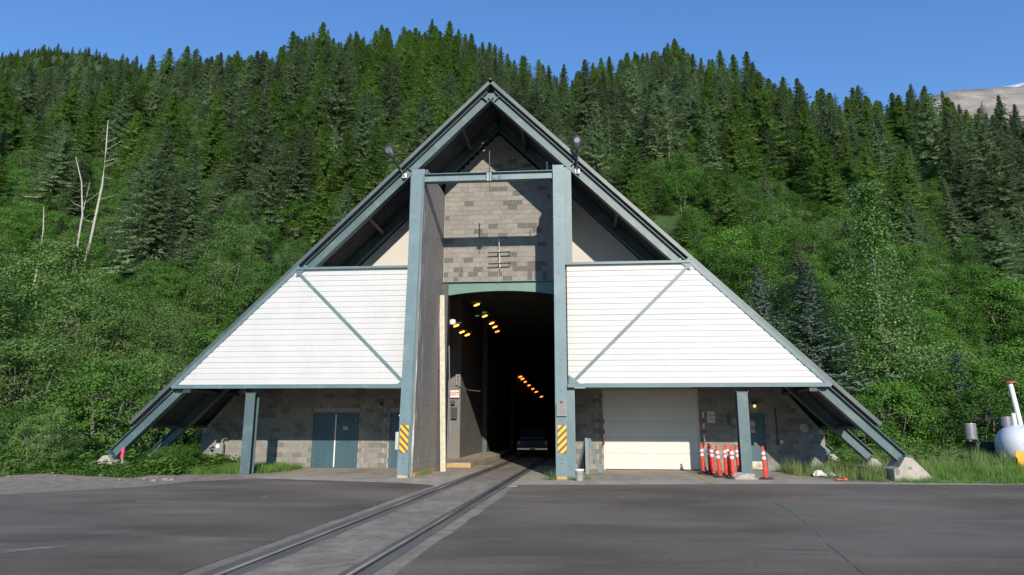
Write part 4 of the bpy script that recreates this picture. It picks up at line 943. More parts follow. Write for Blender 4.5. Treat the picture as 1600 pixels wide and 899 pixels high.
# tank and its neighbours ------------------------------------------------------
tk = empty('storage_tank', (23.5, 34.0, .0), 0, 'white horizontal fuel tank with vent stacks at the right edge of the photo', 'tank')
m = MB(); L0 = 0.0
prof = [(0, -.62), (.30, -.58), (.58, -.46), (.78, -.28), (.90, -.05), (.94, .2), (.94, 7), (.9, 7.3), (.6, 7.7), (0, 7.9)]
m.lathe(prof, (-.28, 0, .88), 40, M=Matrix.Rotation(pi/2, 4, 'Y')); m.build('shell', M['tank'], tk, smooth=True)
m = MB()
for x in (.15, 5.5): m.box((x, -.5, -.1), (x+.2, .5, .35)); m.box((x+.06, -.7, -.1), (x+.14, .7, .5))
m.build('saddle', M['grey_metal'], tk)
m = MB(); m.tube([(.33, .2, 1.7), (.12, .2, 3.75)], .115, 12); m.tube([(.10, .2, 3.75), (.095, .2, 3.82)], .2, 12); 
st_ = m.build('stack', M['white'], tk); m = MB(); m.tube([(.12, .2, 3.76), (.118, .2, 3.84)], .24, 12); m.build('cap', nmat('stack_red', (.45,.08,.06), rough=.6), st_)
for vx, vt in ((-.10, 2.35), (.75, 2.35), (1.4, 2.2)):
    m = MB(); m.tube([(vx, -.1, 1.7), (vx-.02, -.1, vt)], .1, 10); m.build('vent_stub', M['white'], tk)
for tx, xx, zz, mt in (('FLAMMABLE', .02, .98, M['signred']), ('NO SMOKING', 1.0, .95, M['signred']), ('DIESEL', .15, 1.38, M['grey_metal'])):
    yy = -sqrt(max(0, .94**2-(zz-.88)**2)); text(tx, .13, tk, 'lettering', mt, (xx, yy-.012, zz), (pi/2-math.asin((zz-.88)/.94), 0, 0), depth=.002)
m = MB(); m.lathe([(0, .4), (.3, .4), (.3, -.1), (0, -.1)], (25.15, 37.5, 1.85), 16); tag(m.build('grey_drum_top', M['grey_metal'], smooth=False), 'grey cylinder top showing behind the tank shell', 'drum')
dr = empty('drum_on_stand', (22.55, 36, 0), 0, 'grey drum raised on a thin metal stand left of the white tank', 'drum')
m = MB(); m.lathe([(0, 1.12), (.27, 1.12), (.28, 1.15), (.28, 1.86), (.27, 1.9), (0, 1.9)], (-.02, 0, 0), 20); m.build('drum', M['grey_metal'], dr)
for x, y in ((-.2, -.2), (.2, -.2), (-.2, .2), (.2, .2)):
    m = MB(); m.tube([(x, y, 0), (x*.9, y*.9, 1.15)], .022, 6); m.build('leg', M['grey_metal'], dr)
m = MB(); m.tube([(-.2, -.2, .9), (.2, -.2, 1.0)], .02, 6); m.tube([(-.2, .2, .9), (.2, .2, .9)], .02, 6); m.tube([(-.1, -.15, 1.15), (-.12, -.15, .7)], .03, 6); m.build('pipe', M['grey_metal'], dr)
m = MB(); m.box((22.3, 35.2, 0), (24.2, 36.1, .98)); m.box((22.25, 35.15, .98), (24.25, 36.15, 1.02)); tag(m.build('dark_green_cabinet', M['darkgreen'], bevel=.02), 'low dark green cabinet behind the left end of the white tank', 'cabinet')
m = MB(); pts = [(0,0),(.9,0),(.9,.74),(0,.74),(.02,.62),(-.03,.6),(.06,.45),(.05,.2),(.12,.08)]; m.prism([(p[0], p[1]) for p in pts], Matrix.Translation((20.9, 30.05, -.01)) @ Matrix.Rotation(pi/2, 4, 'X'), .05); tag(m.build('orange_barrier', M['orange'], bevel=.01), 'bright orange plastic barrier panel in the grass before the tank', 'barrier')

# car deep in the tunnel ---------------------------------------------------------
car = empty('parked_suv', (.72, 38.3, 0), 0, 'dark blue pickup seen from behind in the shadow of the tunnel', 'car')
M['carpaint'] = nmat('dark_blue_car_paint', (.012, .02, .035), rough=.45, spec=.25)
M['glass'] = nmat('tinted_glass', (.01, .012, .015), rough=.06, spec=.9); M['chrome'] = nmat('chrome', (.3,.3,.32), rough=.15, metal=1)
def loft(secs):
    m = MB(); k = len(secs[0]); 
    for s_ in secs: m.v += s_
    for i in range(len(secs)-1):
        for j in range(k): a = i*k+j; b = i*k+(j+1) % k; m.f.append((a, b, b+k, a+k)); m.mi.append(0)
    m.f.append(tuple(reversed(range(k)))); m.f.append(tuple(range((len(secs)-1)*k, len(secs)*k))); m.mi += [0, 0]; return m
def sec(y, hw, z0, z1, c=.08): return [(-hw, y, z0+c), (-hw+c, y, z0), (hw-c, y, z0), (hw, y, z0+c), (hw, y, z1-c), (hw-c, y, z1), (-hw+c, y, z1), (-hw, y, z1-c)]
loft([sec(0, .84, .42, .95), sec(.08, .88, .36, 1.0), sec(1.4, .90, .33, 1.02), sec(3.4, .90, .33, 1.02), sec(4.6, .88, .36, .98), sec(4.9, .8, .42, .88)]).build('body', M['carpaint'], car, bevel=.03)
loft([sec(.12, .74, 1.0, 1.10, .03), sec(.42, .66, 1.0, 1.55, .06), sec(2.2, .66, 1.0, 1.58, .06), sec(3.1, .72, 1.0, 1.06, .02)]).build('cabin', M['carpaint'], car, bevel=.02)
m = MB(); m.poly([(-.60, .155, 1.10), (.60, .155, 1.10), (.54, .385, 1.47), (-.54, .385, 1.47)]); m.build('rear_window', M['glass'], car, fix=False)
m = MB(); m.box((-.86, -.12, .42), (.86, .02, .56)); m.build('bumper', M['chrome'], car, bevel=.03)
for s in (-1, 1):
    m = MB(); m.box((s*.74-.08, -.02, .72), (s*.74+.08, .03, .92)); m.build('tail_light', nmat('tail_lens', (.12,.01,.01), rough=.2), car, bevel=.01)
    for y in (.85, 3.9):
        m = MB(); m.lathe([(0, -.11), (.2, -.11), (.33, -.09), (.34, 0), (.33, .09), (0, .11)], (s*.78, y, .34), 20, M=Matrix.Rotation(pi/2, 4, 'Y')); m.build('wheel', M['rubber'], car)
m = MB(); m.box((-.16, -.135, .44), (.16, -.125, .58)); m.build('number_plate', nmat('orange_lit_plate', (.6,.3,.05), rough=.5), car)  # orange light on the plate is put into its colour

# ------------------------------------------------------------------ vegetation prototypes
def kite(V, Fc, p, d, side, ln, wd):
    n = len(V); V += [p, p+d*(ln*.45)+side*wd, p+d*ln, p+d*(ln*.45)-side*wd]; Fc += [(n, n+1, n+2, n+3)]
def raw(name, V, Fc, mat_):
    me = bpy.data.meshes.new(name); me.from_pydata([tuple(v) for v in V], [], Fc); me.materials.append(mat_); return me
def spruce_mesh(seed, h, rad, nb, nt, mat_, low=.04, dens=.93, shape=.8, droop=.22, tw=.3, top=.0):
    """layered conifer: drooping boughs carrying many small flat sprays, uneven outline with gaps"""
    rr = random.Random(seed); V = []; Fc = []
    tm = MB(); lx, ly = rr.uniform(-.02, .02)*h, rr.uniform(-.02, .02)*h
    tm.tube([(0, 0, -1.2), (lx*.3, ly*.3, h*.35), (lx*.7, ly*.7, h*.7), (lx, ly, h*.985)], [h*.010+.03, h*.008+.02, h*.004+.015, .01], 6, cap=False)
    nl = 13; lob = [[rr.uniform(.45, 1.22) for _ in range(5)] for _ in range(nl)]
    for i in range(nb):
        t = low+(1-low)*(i/nb)**.88; z = h*t; k = 1-t
        a = i*2.39996+rr.uniform(-.5, .5)
        if rr.random() > dens: continue
        L_ = rad*(k**shape)*rr.uniform(.68, 1.12)*lob[int(t*(nl-.01))][int((a % (2*pi))/(2*pi)*4.99)]+.05*rad*k**.3+.05
        base = Vector((lx*t, ly*t, z)); out = Vector((cos(a), sin(a), 0)); sd = Vector((-sin(a), cos(a), 0))
        slope = .75*(t-.5)+.02+rr.uniform(-.14, .14)
        steps = max(3, int(nt*(.3+.7*L_/rad)))
        for j in range(steps):
            s = (j+.7)/steps
            p = base+out*(L_*s)+Vector((0, 0, L_*(slope*s-droop*s*s+.2*s**4)))
            wl = tw*rad*(.45+.55*L_/rad)*(1.1-s*.6)*rr.uniform(.7, 1.25)
            for q in (-1, 1):
                d = (out*rr.uniform(.4, 1.0)+sd*q*rr.uniform(.5, 1.2)+Vector((0, 0, rr.uniform(-.6, .25)))).normalized()
                nn_ = (out*rr.uniform(-.1, 1.0)+Vector((rr.uniform(-.5, .5), rr.uniform(-.5, .5), rr.uniform(.3, 1)))).normalized(); side = d.cross(nn_).normalized()
                kite(V, Fc, p, d, side, wl, wl*rr.uniform(.18, .30))
            if rr.random() < .6:
                d = (out*.5+Vector((rr.uniform(-.3, .3), rr.uniform(-.3, .3), -1))).normalized(); kite(V, Fc, p, d, sd, wl*.7, wl*.16)
        d = (out+Vector((0, 0, slope*.5+.1))).normalized(); kite(V, Fc, base+out*(L_*.85)+Vector((0, 0, L_*(slope*.85-droop*.72+.1))), d, sd, L_*.2+.1, rad*.04+.02)
    kite(V, Fc, Vector((lx, ly, h*.95)), Vector((0, 0, 1)), Vector((1, 0, 0)), h*.05, .03*rad)
    return raw('crown', V, Fc, mat_), tm.mesh('trunk', M['bark'])
def leafy_mesh(seed, h, rad, ncl, nl, leaf, mat_, low=.1, shape='round', bark='paleBark', stems=3, fill=.35):
    rr = random.Random(seed); V = []; Fc = []; tm = MB(); tips = []
    lob = [(rr.uniform(0, 2*pi), rr.uniform(.25, 1), rr.uniform(.75, 1.15)) for _ in range(10)]
    for i in range(ncl):
        a = rr.uniform(0, 2*pi); t = rr.uniform(0, 1)**(1.35 if shape == 'cone' else 1)
        if shape == 'round': prof = sin(pi*min(1, max(0, (t*.80+.16))))**.6
        elif shape == 'cone': prof = (1-t)**.95*.98+.04 if t > .1 else .6+t*3
        else: prof = sin(pi*(t*.85+.12))**.55
        k = 1
        for (la, lt, ls) in lob:
            dd_ = abs(((a-la+pi) % (2*pi))-pi); 
            if dd_ < .6 and abs(t-lt) < .2: k *= ls
        r = rad*prof*k*rr.uniform(fill, 1.0)**.5
        c = Vector((cos(a)*r, sin(a)*r, h*(low+(1-low)*t)+rr.uniform(-.1, .1)))
        tips.append(c); cr = rad*rr.uniform(.13, .22)
        up = Vector((cos(a)*.55, sin(a)*.55, .9)).normalized()
        for j in range(nl):
            o_ = Vector((rr.gauss(0, 1), rr.gauss(0, 1), rr.gauss(0, .62)))*cr*.55
            nn_ = (up+Vector((rr.uniform(-.9, .9), rr.uniform(-.9, .9), rr.uniform(-.6, .6)))).normalized()
            d = Vector((rr.uniform(-1, 1), rr.uniform(-1, 1), rr.uniform(-.7, .3))); d = (d-nn_*d.dot(nn_)).normalized(); side = d.cross(nn_)
            s = leaf*rr.uniform(.7, 1.35); kite(V, Fc, c+o_, d, side, s, s*.36)
    for q in range(stems):
        a = 2*pi*q/stems+rr.uniform(-.5, .5); e = Vector((cos(a)*rad*.45, sin(a)*rad*.45, h*.72)) if stems > 1 else Vector((0, 0, h*.93))
        mid = e*.5+Vector((rr.uniform(-.2, .2), rr.uniform(-.2, .2), 0)); tm.tube([(cos(a)*.08, sin(a)*.08, -1), mid, e], [.02+h*.011, .015+h*.006, .01], 5, cap=False)
        for b in rr.sample(tips, min(len(tips), 7)):
            s0 = mid.lerp(e, rr.random()) if b.z > h*.4 else Vector((0, 0, 0)).lerp(mid, rr.random()); tm.tube([s0, b], [.01+h*.0025, .006], 4, cap=False)
    return raw('crown', V, Fc, mat_), tm.mesh('trunk', M[bark])
def V3(x): return x
PROTO = {}
PROTO['spruce_near'] = [spruce_mesh(100+i, 12, 4.3, 400, 26, M['spruce'], tw=.125, shape=.80+.08*i, droop=.34) for i in range(4)]
PROTO['spruce'] = [spruce_mesh(110+i, 16, 5.0+.4*(i % 3), 260, 20, M['spruce'], tw=.155, shape=.82+.09*(i % 4), droop=.34) for i in range(8)]
PROTO['thin'] = [spruce_mesh(120+i, 16, 3.6, 150, 14, M['spruce'], low=.25, dens=.62, tw=.18, shape=.7) for i in range(3)]
PROTO['blue'] = [spruce_mesh(130+i, 10, 4.0, 420, 26, M['blue_spruce'], low=.03, shape=.95, droop=.1, tw=.115) for i in range(2)]
PROTO['hemlock'] = [spruce_mesh(140+i, 13, 4.4, 290, 22, M['hemlock'], tw=.15, shape=.9, droop=.3) for i in range(4)]
PROTO['alder'] = [leafy_mesh(150+i, 4.2, 2.3, 150, 62, .115, M['alder'], low=.04) for i in range(4)]
PROTO['willow'] = [leafy_mesh(160+i, 4.6, 2.0, 150, 60, .10, M['willow'], low=.04, shape='tall') for i in range(3)]
PROTO['cottonwood'] = [leafy_mesh(170+i, 13, 3.6, 380, 80, .125, M['cottonwood'], low=.05, shape='cone', stems=1, fill=.2) for i in range(2)]
PROTO['tallalder'] = [leafy_mesh(180+i, 9, 2.6, 260, 66, .115, M['willow'], low=.08, shape='tall', stems=2) for i in range(3)]
KN = {'spruce_near': ('spruce_tree', 'tree'), 'spruce': ('spruce_tree', 'tree'), 'thin': ('spruce_tree', 'tree'), 'blue': ('spruce_tree', 'tree'), 'hemlock': ('hemlock_tree', 'tree'),
      'alder': ('alder_bush', 'bush'), 'willow': ('willow_bush', 'bush'), 'cottonwood': ('cottonwood_tree', 'tree'), 'tallalder': ('alder_tree', 'tree')}
def tree(kind, x, y, z, s, label, group=None, idx=None, sz=None):
    cr, tr = PROTO[kind][random.randrange(len(PROTO[kind])) if idx is None else idx]
    t = bpy.data.objects.new(KN[kind][0], None); COL.objects.link(t); t.location = (x, y, z); t.rotation_euler = (random.uniform(-.03, .03), random.uniform(-.03, .03), random.uniform(0, 6.28))
    t.scale = (s*random.uniform(.9, 1.1), s*random.uniform(.9, 1.1), sz or s)
    tag(t, label, KN[kind][1], group)
    for nm, me in (('trunk', tr), ('crown', cr)):
        c = bpy.data.objects.new(nm, me); COL.objects.link(c); c.parent = t
    return t
# --- trees one can single out (top height given)
def named(kind, x, y, top, label, wide=1, idx=None):
    z = H(x, y)-.1; hh = {'spruce_near': 12, 'spruce': 16, 'thin': 16, 'blue': 10, 'hemlock': 13, 'alder': 4.2, 'willow': 4.6, 'cottonwood': 13, 'tallalder': 9}[kind]
    s = (top-z)/hh; t = tree(kind, x, y, z, s, label, None, idx, None); t.scale = (s*wide, s*wide, s); return t
NAMED = [('cottonwood', 23.2, 46, 18.0, 'tall light green cottonwood rising right of the roof end', 1.0, 0),
 ('blue', 18.3, 44.5, 12.2, 'bluish green spruce close beside the right roof slope', 1.15, 0),
 ('blue', 17.4, 52, 13.9, 'bluish spruce half hidden behind the right roof slope', .9, 1),
 ('blue', 25.5, 42.5, 6.0, 'low bluish young spruce under the light green cottonwood', 1.2, 1),
 ('spruce_near', 40.8, 62, 20.8, 'big dark spruce with drooping boughs at the right edge of the hillside', 1.35, 0),
 ('spruce_near', 45.5, 68, 22.5, 'dark spruce behind the drooping spruce at the right edge', 1.3, 2),
 ('spruce_near', 23.5, 62, 18.5, 'dark young spruce in the brush just right of the upper right roof', .95, 0),
 ('spruce_near', 33.0, 74, 24.0, 'dark spruce in the brush behind the cottonwood, to its left', 1.0, 1),
 ('spruce_near', 30.5, 60, 15.5, 'lower dark spruce hidden in brush left of the cottonwood crown', 1.1, 2),
 ('hemlock', 39, 93, 42.0, 'bright green hemlock standing alone above the right brush', 1.1, 0),
 ('hemlock', 47, 90, 36.3, 'bright green hemlock above the cottonwood top', 1.1, 1),
 ('spruce_near', 27, 82, 33.5, 'dark spruce rising from the bright brush right of the roof', .8, 3),
 ('spruce_near', -42.5, 66, 31.5, 'big layered dark spruce right of the bleached snags', 1.25, 1),
 ('spruce_near', -37.5, 72, 27.5, 'broad dark spruce left of the roof slope, middle height', 1.15, 2),
 ('spruce_near', -29, 64, 22.5, 'dark spruce just above the left roof slope', 1.1, 0),
 ('spruce_near', -69, 84, 44.5, 'dark spruce on the far left hillside above the brush', 1.3, 3),
 ('spruce_near', -33.5, 62, 22.5, 'dark spruce between the broad spruce and the left roof slope', 1.15, 1),
 ('spruce_near', -47.5, 78, 33.5, 'tall dark spruce behind the layered spruce by the snags', 1.1, 2),
 ('spruce_near', -25.5, 60, 19.0, 'young dark spruce touching the upper left roof slope', 1.1, 3),
 ('tallalder', -31.5, 42, 13.8, 'tall pale green alder at the left, below the snags', 1.1, 0),
 ('cottonwood', -37.5, 40, 20.0, 'tall pale green cottonwood at the left edge of the photo', .85, 1),
 ('tallalder', -24.0, 50, 12.0, 'green alder behind the upper part of the left roof slope', 1.0, 1),
 ('tallalder', -20.5, 37, 7.6, 'round green alder beside the left roof slope', 1.2, 2),
 ('tallalder', -26.5, 38, 10.5, 'bushy green alder between the tall alder and the roof', 1.1, 1)]
for a in NAMED: named(*a)
def snag(name, pts, r0, branches, label):
    t = empty(name, pts[0], 0, label, 'dead tree'); o = Vector(pts[0]); P = [Vector(p)-o for p in pts]; n = len(P)
    m = MB(); m.tube(P, [r0*.5*(1-.75*i/(n-1)) for i in range(n)], 8); m.build('trunk', M['deadwood'], t)
    for (k, dx, dz, r) in branches:
        b = P[0].lerp(P[-1], k); 
        i = min(n-2, int(k*(n-1))); b = P[i].lerp(P[i+1], k*(n-1)-i)
        m = MB(); m.tube([b, b+Vector((dx*.5, -.2, dz*.35)), b+Vector((dx, -.2, dz))], [r*.7, r*.45, r*.2], 5); m.build('branch', M['deadwood'], t)
snag('snag', [(-45.9, 62, 16), (-45.3, 62, 21), (-44.9, 62, 26), (-45.0, 62, 30), (-45.2, 62, 33.2)], .30, [(.62, 1.6, .7, .06), (.66, 1.9, .2, .06), (.74, 1.8, .9, .05), (.8, 1.4, .5, .05), (.42, 2.2, .5, .05), (.3, -1.3, .4, .05), (.55, 1.2, -.3, .04)], 'tallest bleached dead trunk on the left hillside')
snag('snag', [(-45.1, 60, 16), (-45.0, 60, 22), (-45.6, 60, 25.6), (-46.6, 60, 28.3)], .22, [(.45, 1.9, 1.2, .05), (.42, -1.2, .7, .04), (.6, .6, .5, .04)], 'crooked bleached dead trunk left of the tallest one')
snag('snag', [(-46.0, 61, 16), (-45.9, 61, 22), (-45.5, 61, 26)], .14, [(.5, 1.2, .5, .04), (.8, .8, .2, .03)], 'thin grey dead trunk between the two bleached trunks')
snag('snag', [(-44.7, 55, 14), (-44.6, 55, 19), (-44.9, 55, 21.3)], .19, [(.5, .3, .1, .04)], 'short broken dead stub, leftmost of the dead trunks')

# --- forest on the hillside
def in_alder_zone(x, y):
    u = (x-CX)/y
    n = fbm(x, y, .035, 2)*.35
    if u > .12: lim = 96+30*n+ (0 if u < .45 else -8)
    elif u < -.74: lim = 96+40*n
    elif u < -.15: lim = 54+14*n
    else: lim = 50
    return y < lim
def hidden(x, y, z):          # behind the roof, seen from the photographer's stand (with a margin)
    k = YF/y; X = CX+(x-CX)*k; Z = CH+(z-CH)*k
    return Z < 12.6-SL*abs(X)
def region(u): 
    for lim, nm in ((-.72, 'far left'), (-.45, 'above the left roof'), (-.2, 'left of roof peak'), (.03, 'behind roof peak'), (.27, 'right of roof peak'), (.5, 'behind right brush')):
        if u < lim: return nm
    return 'far right'
ORD = 'first second third fourth fifth sixth seventh eighth ninth tenth eleventh twelfth thirteenth fourteenth fifteenth sixteenth seventeenth eighteenth nineteenth twentieth'.split()
ORD += ['twenty-'+w_ for w_ in ORD[:9]]+['thirtieth']+['thirty-'+w_ for w_ in ORD[:9]]+['fortieth']+['forty-'+w_ for w_ in ORD[:9]]
cand = []; rnd = random.Random(99)
y = 50.0
while y < 243:
    step = 6.0+.004*y
    n = int(2.25*y/step)
    for i in range(n):
        u = -1.12+2.12*(i+rnd.random())/n; yy = y+rnd.uniform(-.5, .5)*step; x = CX+u*yy
        if abs(x) < 17 and yy < 50: continue
        al = in_alder_zone(x, yy)
        if al and rnd.random() > (.17 if u > 0 else .18): continue
        if any((x-a[1])**2+(yy-a[2])**2 < 16 for a in NAMED): continue
        if x < -40 and yy < 76 and x > -53: continue
        if yy < 222 and fbm(x+40, yy, .045, 2) > .30 and rnd.random() < .75: continue
        hh = rnd.choice((rnd.uniform(7, 12), rnd.uniform(11, 16), rnd.uniform(13, 19)))*(1 if yy > 90 else .8)*(1 if not al else .75)
        if yy > 215: hh = 10+(hh-10)*.5+(3.5 if rnd.random() < .07 else 0)
        z = H(x, yy)-.3
        if hidden(x, yy, z+hh): continue
        cand.append((x, yy, z, hh, al, u))
    y += step
cand.sort(key=lambda c: -c[3]/c[1]); NEWT = {}
near_ids = set(range(0, 235)); sky_ids = sorted([i for i, c in enumerate(cand) if c[1] > 228 and abs(c[5]) < 1], key=lambda i: -cand[i][3])[:38]
near_ids |= set(sky_ids)
pts_stuff = []; count = {'h': 0}
HP = {'spruce_near': 12, 'spruce': 16, 'thin': 16, 'hemlock': 13}
for i, (x, yy, z, hh, al, u) in enumerate(cand):
    hem = fbm(x, yy, .03, 2)+rnd.uniform(-.35, .35) > .16
    kind = 'hemlock' if hem else ('thin' if (rnd.random() < .13 and yy > 90) else ('spruce_near' if yy < 85 else 'spruce'))
    s = hh/HP[kind]
    if i in near_ids:
        row = 'on the skyline' if yy > 222 else ('low on hillside' if yy < 100 else 'partway up hillside')
        col_ = {'hemlock': 'bright green hemlock', 'thin': 'sparse thin spruce', 'spruce': 'dark spruce', 'spruce_near': 'bushy dark spruce'}[kind]
        t = tree(kind, x, yy, z, s, '%s %s, %s' % (col_, row, region(u)), '%s %s, %s' % (col_+'s', row, region(u)))
        k = rnd.uniform(.85, 1.25); t.scale = (s*k, s*k, s); NEWT.setdefault(t['label'], []).append((u, t))
    else: pts_stuff.append((x, yy, z, s*rnd.uniform(.9, 1.1), rnd.uniform(0, 6.28), kind))

for lb, L_ in NEWT.items():
    L_.sort(key=lambda q: q[0])
    if len(L_) > 1:
        for i, (_, t) in enumerate(L_):
            if i < len(ORD): t['label'] = lb+', %s from left' % ORD[i]
# --- shrubs standing in front
def bushes(spec):
    for (kind, x, y, s, lab) in spec:
        tree(kind, x, y, H(x, y)-.15, s, lab, lab and lab.replace('green ', 'green ')+' group' if False else 'bushes beside the portal')
rb = random.Random(5)
def bush_row(x0, x1, y0, y1, n, kinds, s0, s1, text_):
    for i in range(n):
        x = x0+(x1-x0)*(i+rb.random()*.8)/n; y = rb.uniform(y0, y1); kind = rb.choice(kinds); s = rb.uniform(s0, s1)
        t = tree(kind, x, y, H(x, y)-.1, s, {'alder': 'leafy bright green alder bush ', 'willow': 'pale green willow bush ', 'tallalder': 'upright pale green alder '}[kind]+text_+', %s from left' % ORD[i], {'alder': 'alder bushes ', 'willow': 'willow bushes ', 'tallalder': 'alders '}[kind]+text_)
bush_row(-36, -15.4, 21.9, 24.6, 22, ['alder', 'willow', 'alder'], .42, .62, 'at the gravel edge left of the portal')
bush_row(-40, -16.2, 27.5, 32, 18, ['alder', 'willow'], .75, 1.1, 'in the second rank left of the portal')
bush_row(-46, -17.5, 33, 40, 20, ['alder', 'willow', 'tallalder'], .8, 1.15, 'in the thicket left of the portal')
bush_row(-56, -19, 41, 50, 26, ['willow', 'alder', 'alder', 'tallalder'], .75, 1.1, 'at the foot of the left hillside')
bush_row(-62, -24, 53, 60, 16, ['alder', 'alder', 'willow'], .7, 1.0, 'low on the left hillside')
bush_row(15.8, 50, 39.5, 43, 24, ['alder', 'alder', 'willow'], .55, .85, 'behind the grass right of the portal')
bush_row(16, 56, 44, 50, 26, ['alder', 'alder', 'willow'], .8, 1.15, 'at the foot of the right hillside')
bush_row(17, 62, 51, 64, 26, ['alder'], .9, 1.3, 'low on the right hillside')
bush_row(-13.2, -11.2, 24.6, 25.6, 4, ['alder'], .20, .28, 'under the left rafter foot')

# --- smaller plants: tuft prototypes
def tuft_mesh(seed, n, h, r, wd, mat_, bend=.35):
    rr = random.Random(seed); V = []; Fc = []
    for i in range(n):
        a = rr.uniform(0, 2*pi); q = r*sqrt(rr.random()); p = Vector((cos(a)*q, sin(a)*q, -.03)); hh = h*rr.uniform(.5, 1.15); b = rr.uniform(0, 2*pi); k = rr.uniform(.1, bend)
        d = Vector((cos(b), sin(b), 0)); s = Vector((-sin(b), cos(b), 0))*wd; m1 = p+Vector((0, 0, hh*.55))+d*hh*k*.35; m2 = p+Vector((0, 0, hh*(1-k*.3)))+d*hh*k
        j = len(V); V += [p-s, p+s, m1+s*.8, m1-s*.8, m2]; Fc += [(j, j+1, j+2, j+3), (j+3, j+2, j+4)]
    return raw('blades', V, Fc, mat_)
def herb_mesh(seed, n, h, r, leaf, mat_):
    rr = random.Random(seed); V = []; Fc = []
    for i in range(n):
        a = rr.uniform(0, 2*pi); q = r*sqrt(rr.random()); c = Vector((cos(a)*q, sin(a)*q, h*rr.uniform(.1, 1)*(1-.5*(q/r)**2)))
        nn_ = Vector((rr.uniform(-.7, .7), rr.uniform(-.7, .7), 1)).normalized(); d = Vector((cos(a), sin(a), rr.uniform(-.4, .2))); d = (d-nn_*d.dot(nn_)).normalized(); s = leaf*rr.uniform(.7, 1.3)
        kite(V, Fc, c, d, d.cross(nn_), s, s*.35)
    return raw('leaves', V, Fc, mat_)
TUFT = [tuft_mesh(1+i, 60, .42, .22, .006, M['grass']) for i in range(3)]
DRY = [tuft_mesh(11+i, 46, .62, .2, .005, M['drygrass'], .25) for i in range(2)]
HERB = [herb_mesh(21+i, 110, .5, .36, .13, M['herb']) for i in range(3)]
def tuft(me, x, y, s, lab, nm='grass_tuft', cat='grass tuft', group=None, z=None):
    o = meshobj(nm, me, None, (x, y, H(x, y) if z is None else z), (0, 0, random.uniform(0, 6))); o.scale = (s, s, s); tag(o, lab, cat, group); return o
PT = [tuft(TUFT[0], -2.40, 24.3, .8, 'green grass tuft at the foot of the left side wall, nearer the post', z=0),
      tuft(TUFT[1], -2.28, 24.9, .7, 'green grass tuft at the foot of the left side wall, farther in', z=0),
      tuft(TUFT[2], 2.22, 22.7, 1.0, 'green weed tuft at the inner foot of the right post', z=0),
      tuft(TUFT[0], 2.86, 22.75, .45, 'small weed tuft between right post and bucket', z=0),
      tuft(TUFT[1], 3.42, 23.1, .45, 'sparse weed tuft just right of the bucket', z=0),
      tuft(TUFT[2], -8.35, 24.6, 1.0, 'tall grass tuft right of the left column foot', z=0),
      tuft(DRY[0], 20, 31, 1, 'pale seeding grass clump in front of the orange barrier'),
      tuft(DRY[1], 17, 33, 1, 'pale seeding grass clump beyond the right footing'),
      tuft(HERB[0], -11, 25, 1, 'low leafy herb clump beneath the left roof edge', 'herb_clump', 'herb'),
      tuft(HERB[1], -14.6, 23.0, .9, 'low leafy herb clump by the left concrete footing', 'herb_clump', 'herb'),
      tuft(HERB[2], -10.4, 24.5, .9, 'low leafy herb clump before the gas meter', 'herb_clump', 'herb')]

# --- stuff through geometry nodes
def scatter(name, pts, protos):
    """pts: (x, y, z, scale, rotz, index); protos: list of lists of objects instanced together"""
    me = bpy.data.meshes.new(name); me.from_pydata([p[:3] for p in pts], [], [])
    a = me.attributes.new('scl', 'FLOAT', 'POINT'); a.data.foreach_set('value', [p[3] for p in pts])
    a = me.attributes.new('rz', 'FLOAT', 'POINT'); a.data.foreach_set('value', [p[4] for p in pts])
    a = me.attributes.new('idx', 'INT', 'POINT'); a.data.foreach_set('value', [int(p[5]) for p in pts])
    o = meshobj(name, me); ng = bpy.data.node_groups.new(name, 'GeometryNodeTree')
    ng.interface.new_socket('Geometry', in_out='INPUT', socket_type='NodeSocketGeometry'); ng.interface.new_socket('Geometry', in_out='OUTPUT', socket_type='NodeSocketGeometry')
    N = ng.nodes; L = ng.links; gi = N.new('NodeGroupInput'); go = N.new('NodeGroupOutput')
    iop = N.new('GeometryNodeInstanceOnPoints'); jn = N.new('GeometryNodeJoinGeometry')
    for pr in reversed(protos):
        j2 = N.new('GeometryNodeJoinGeometry')
        for ob in pr:
            oi = N.new('GeometryNodeObjectInfo'); oi.inputs['Object'].default_value = ob; oi.transform_space = 'ORIGINAL'; L.new(oi.outputs['Geometry'], j2.inputs[0])
        gt = N.new('GeometryNodeGeometryToInstance'); L.new(j2.outputs[0], gt.inputs[0]); L.new(gt.outputs[0], jn.inputs[0])
    L.new(gi.outputs[0], iop.inputs['Points']); L.new(jn.outputs[0], iop.inputs['Instance']); iop.inputs['Pick Instance'].default_value = True
    def at(nm, ty):
        n = N.new('GeometryNodeInputNamedAttribute'); n.data_type = ty; n.inputs['Name'].default_value = nm; return n.outputs['Attribute']
    L.new(at('idx', 'INT'), iop.inputs['Instance Index'])
    cx = N.new('ShaderNodeCombineXYZ'); L.new(at('rz', 'FLOAT'), cx.inputs[2]); L.new(cx.outputs[0], iop.inputs['Rotation']); L.new(at('scl', 'FLOAT'), iop.inputs['Scale'])
    L.new(iop.outputs[0], go.inputs[0])
    md = o.modifiers.new('scatter', 'NODES'); md.node_group = ng
    return tag(o, kind='stuff')
by_mesh = {}
for o in COL.objects:
    if o.type == 'MESH' and o.name.startswith(('crown', 'trunk', 'blades', 'leaves')): by_mesh.setdefault(o.data.name, o)
for o in PT: by_mesh.setdefault(o.data.name, o)
def proto_objs(kind):
    out = []
    for cr, tr in PROTO[kind]:
        if cr.name in by_mesh: out.append([by_mesh[cr.name], by_mesh[tr.name]])
    return out
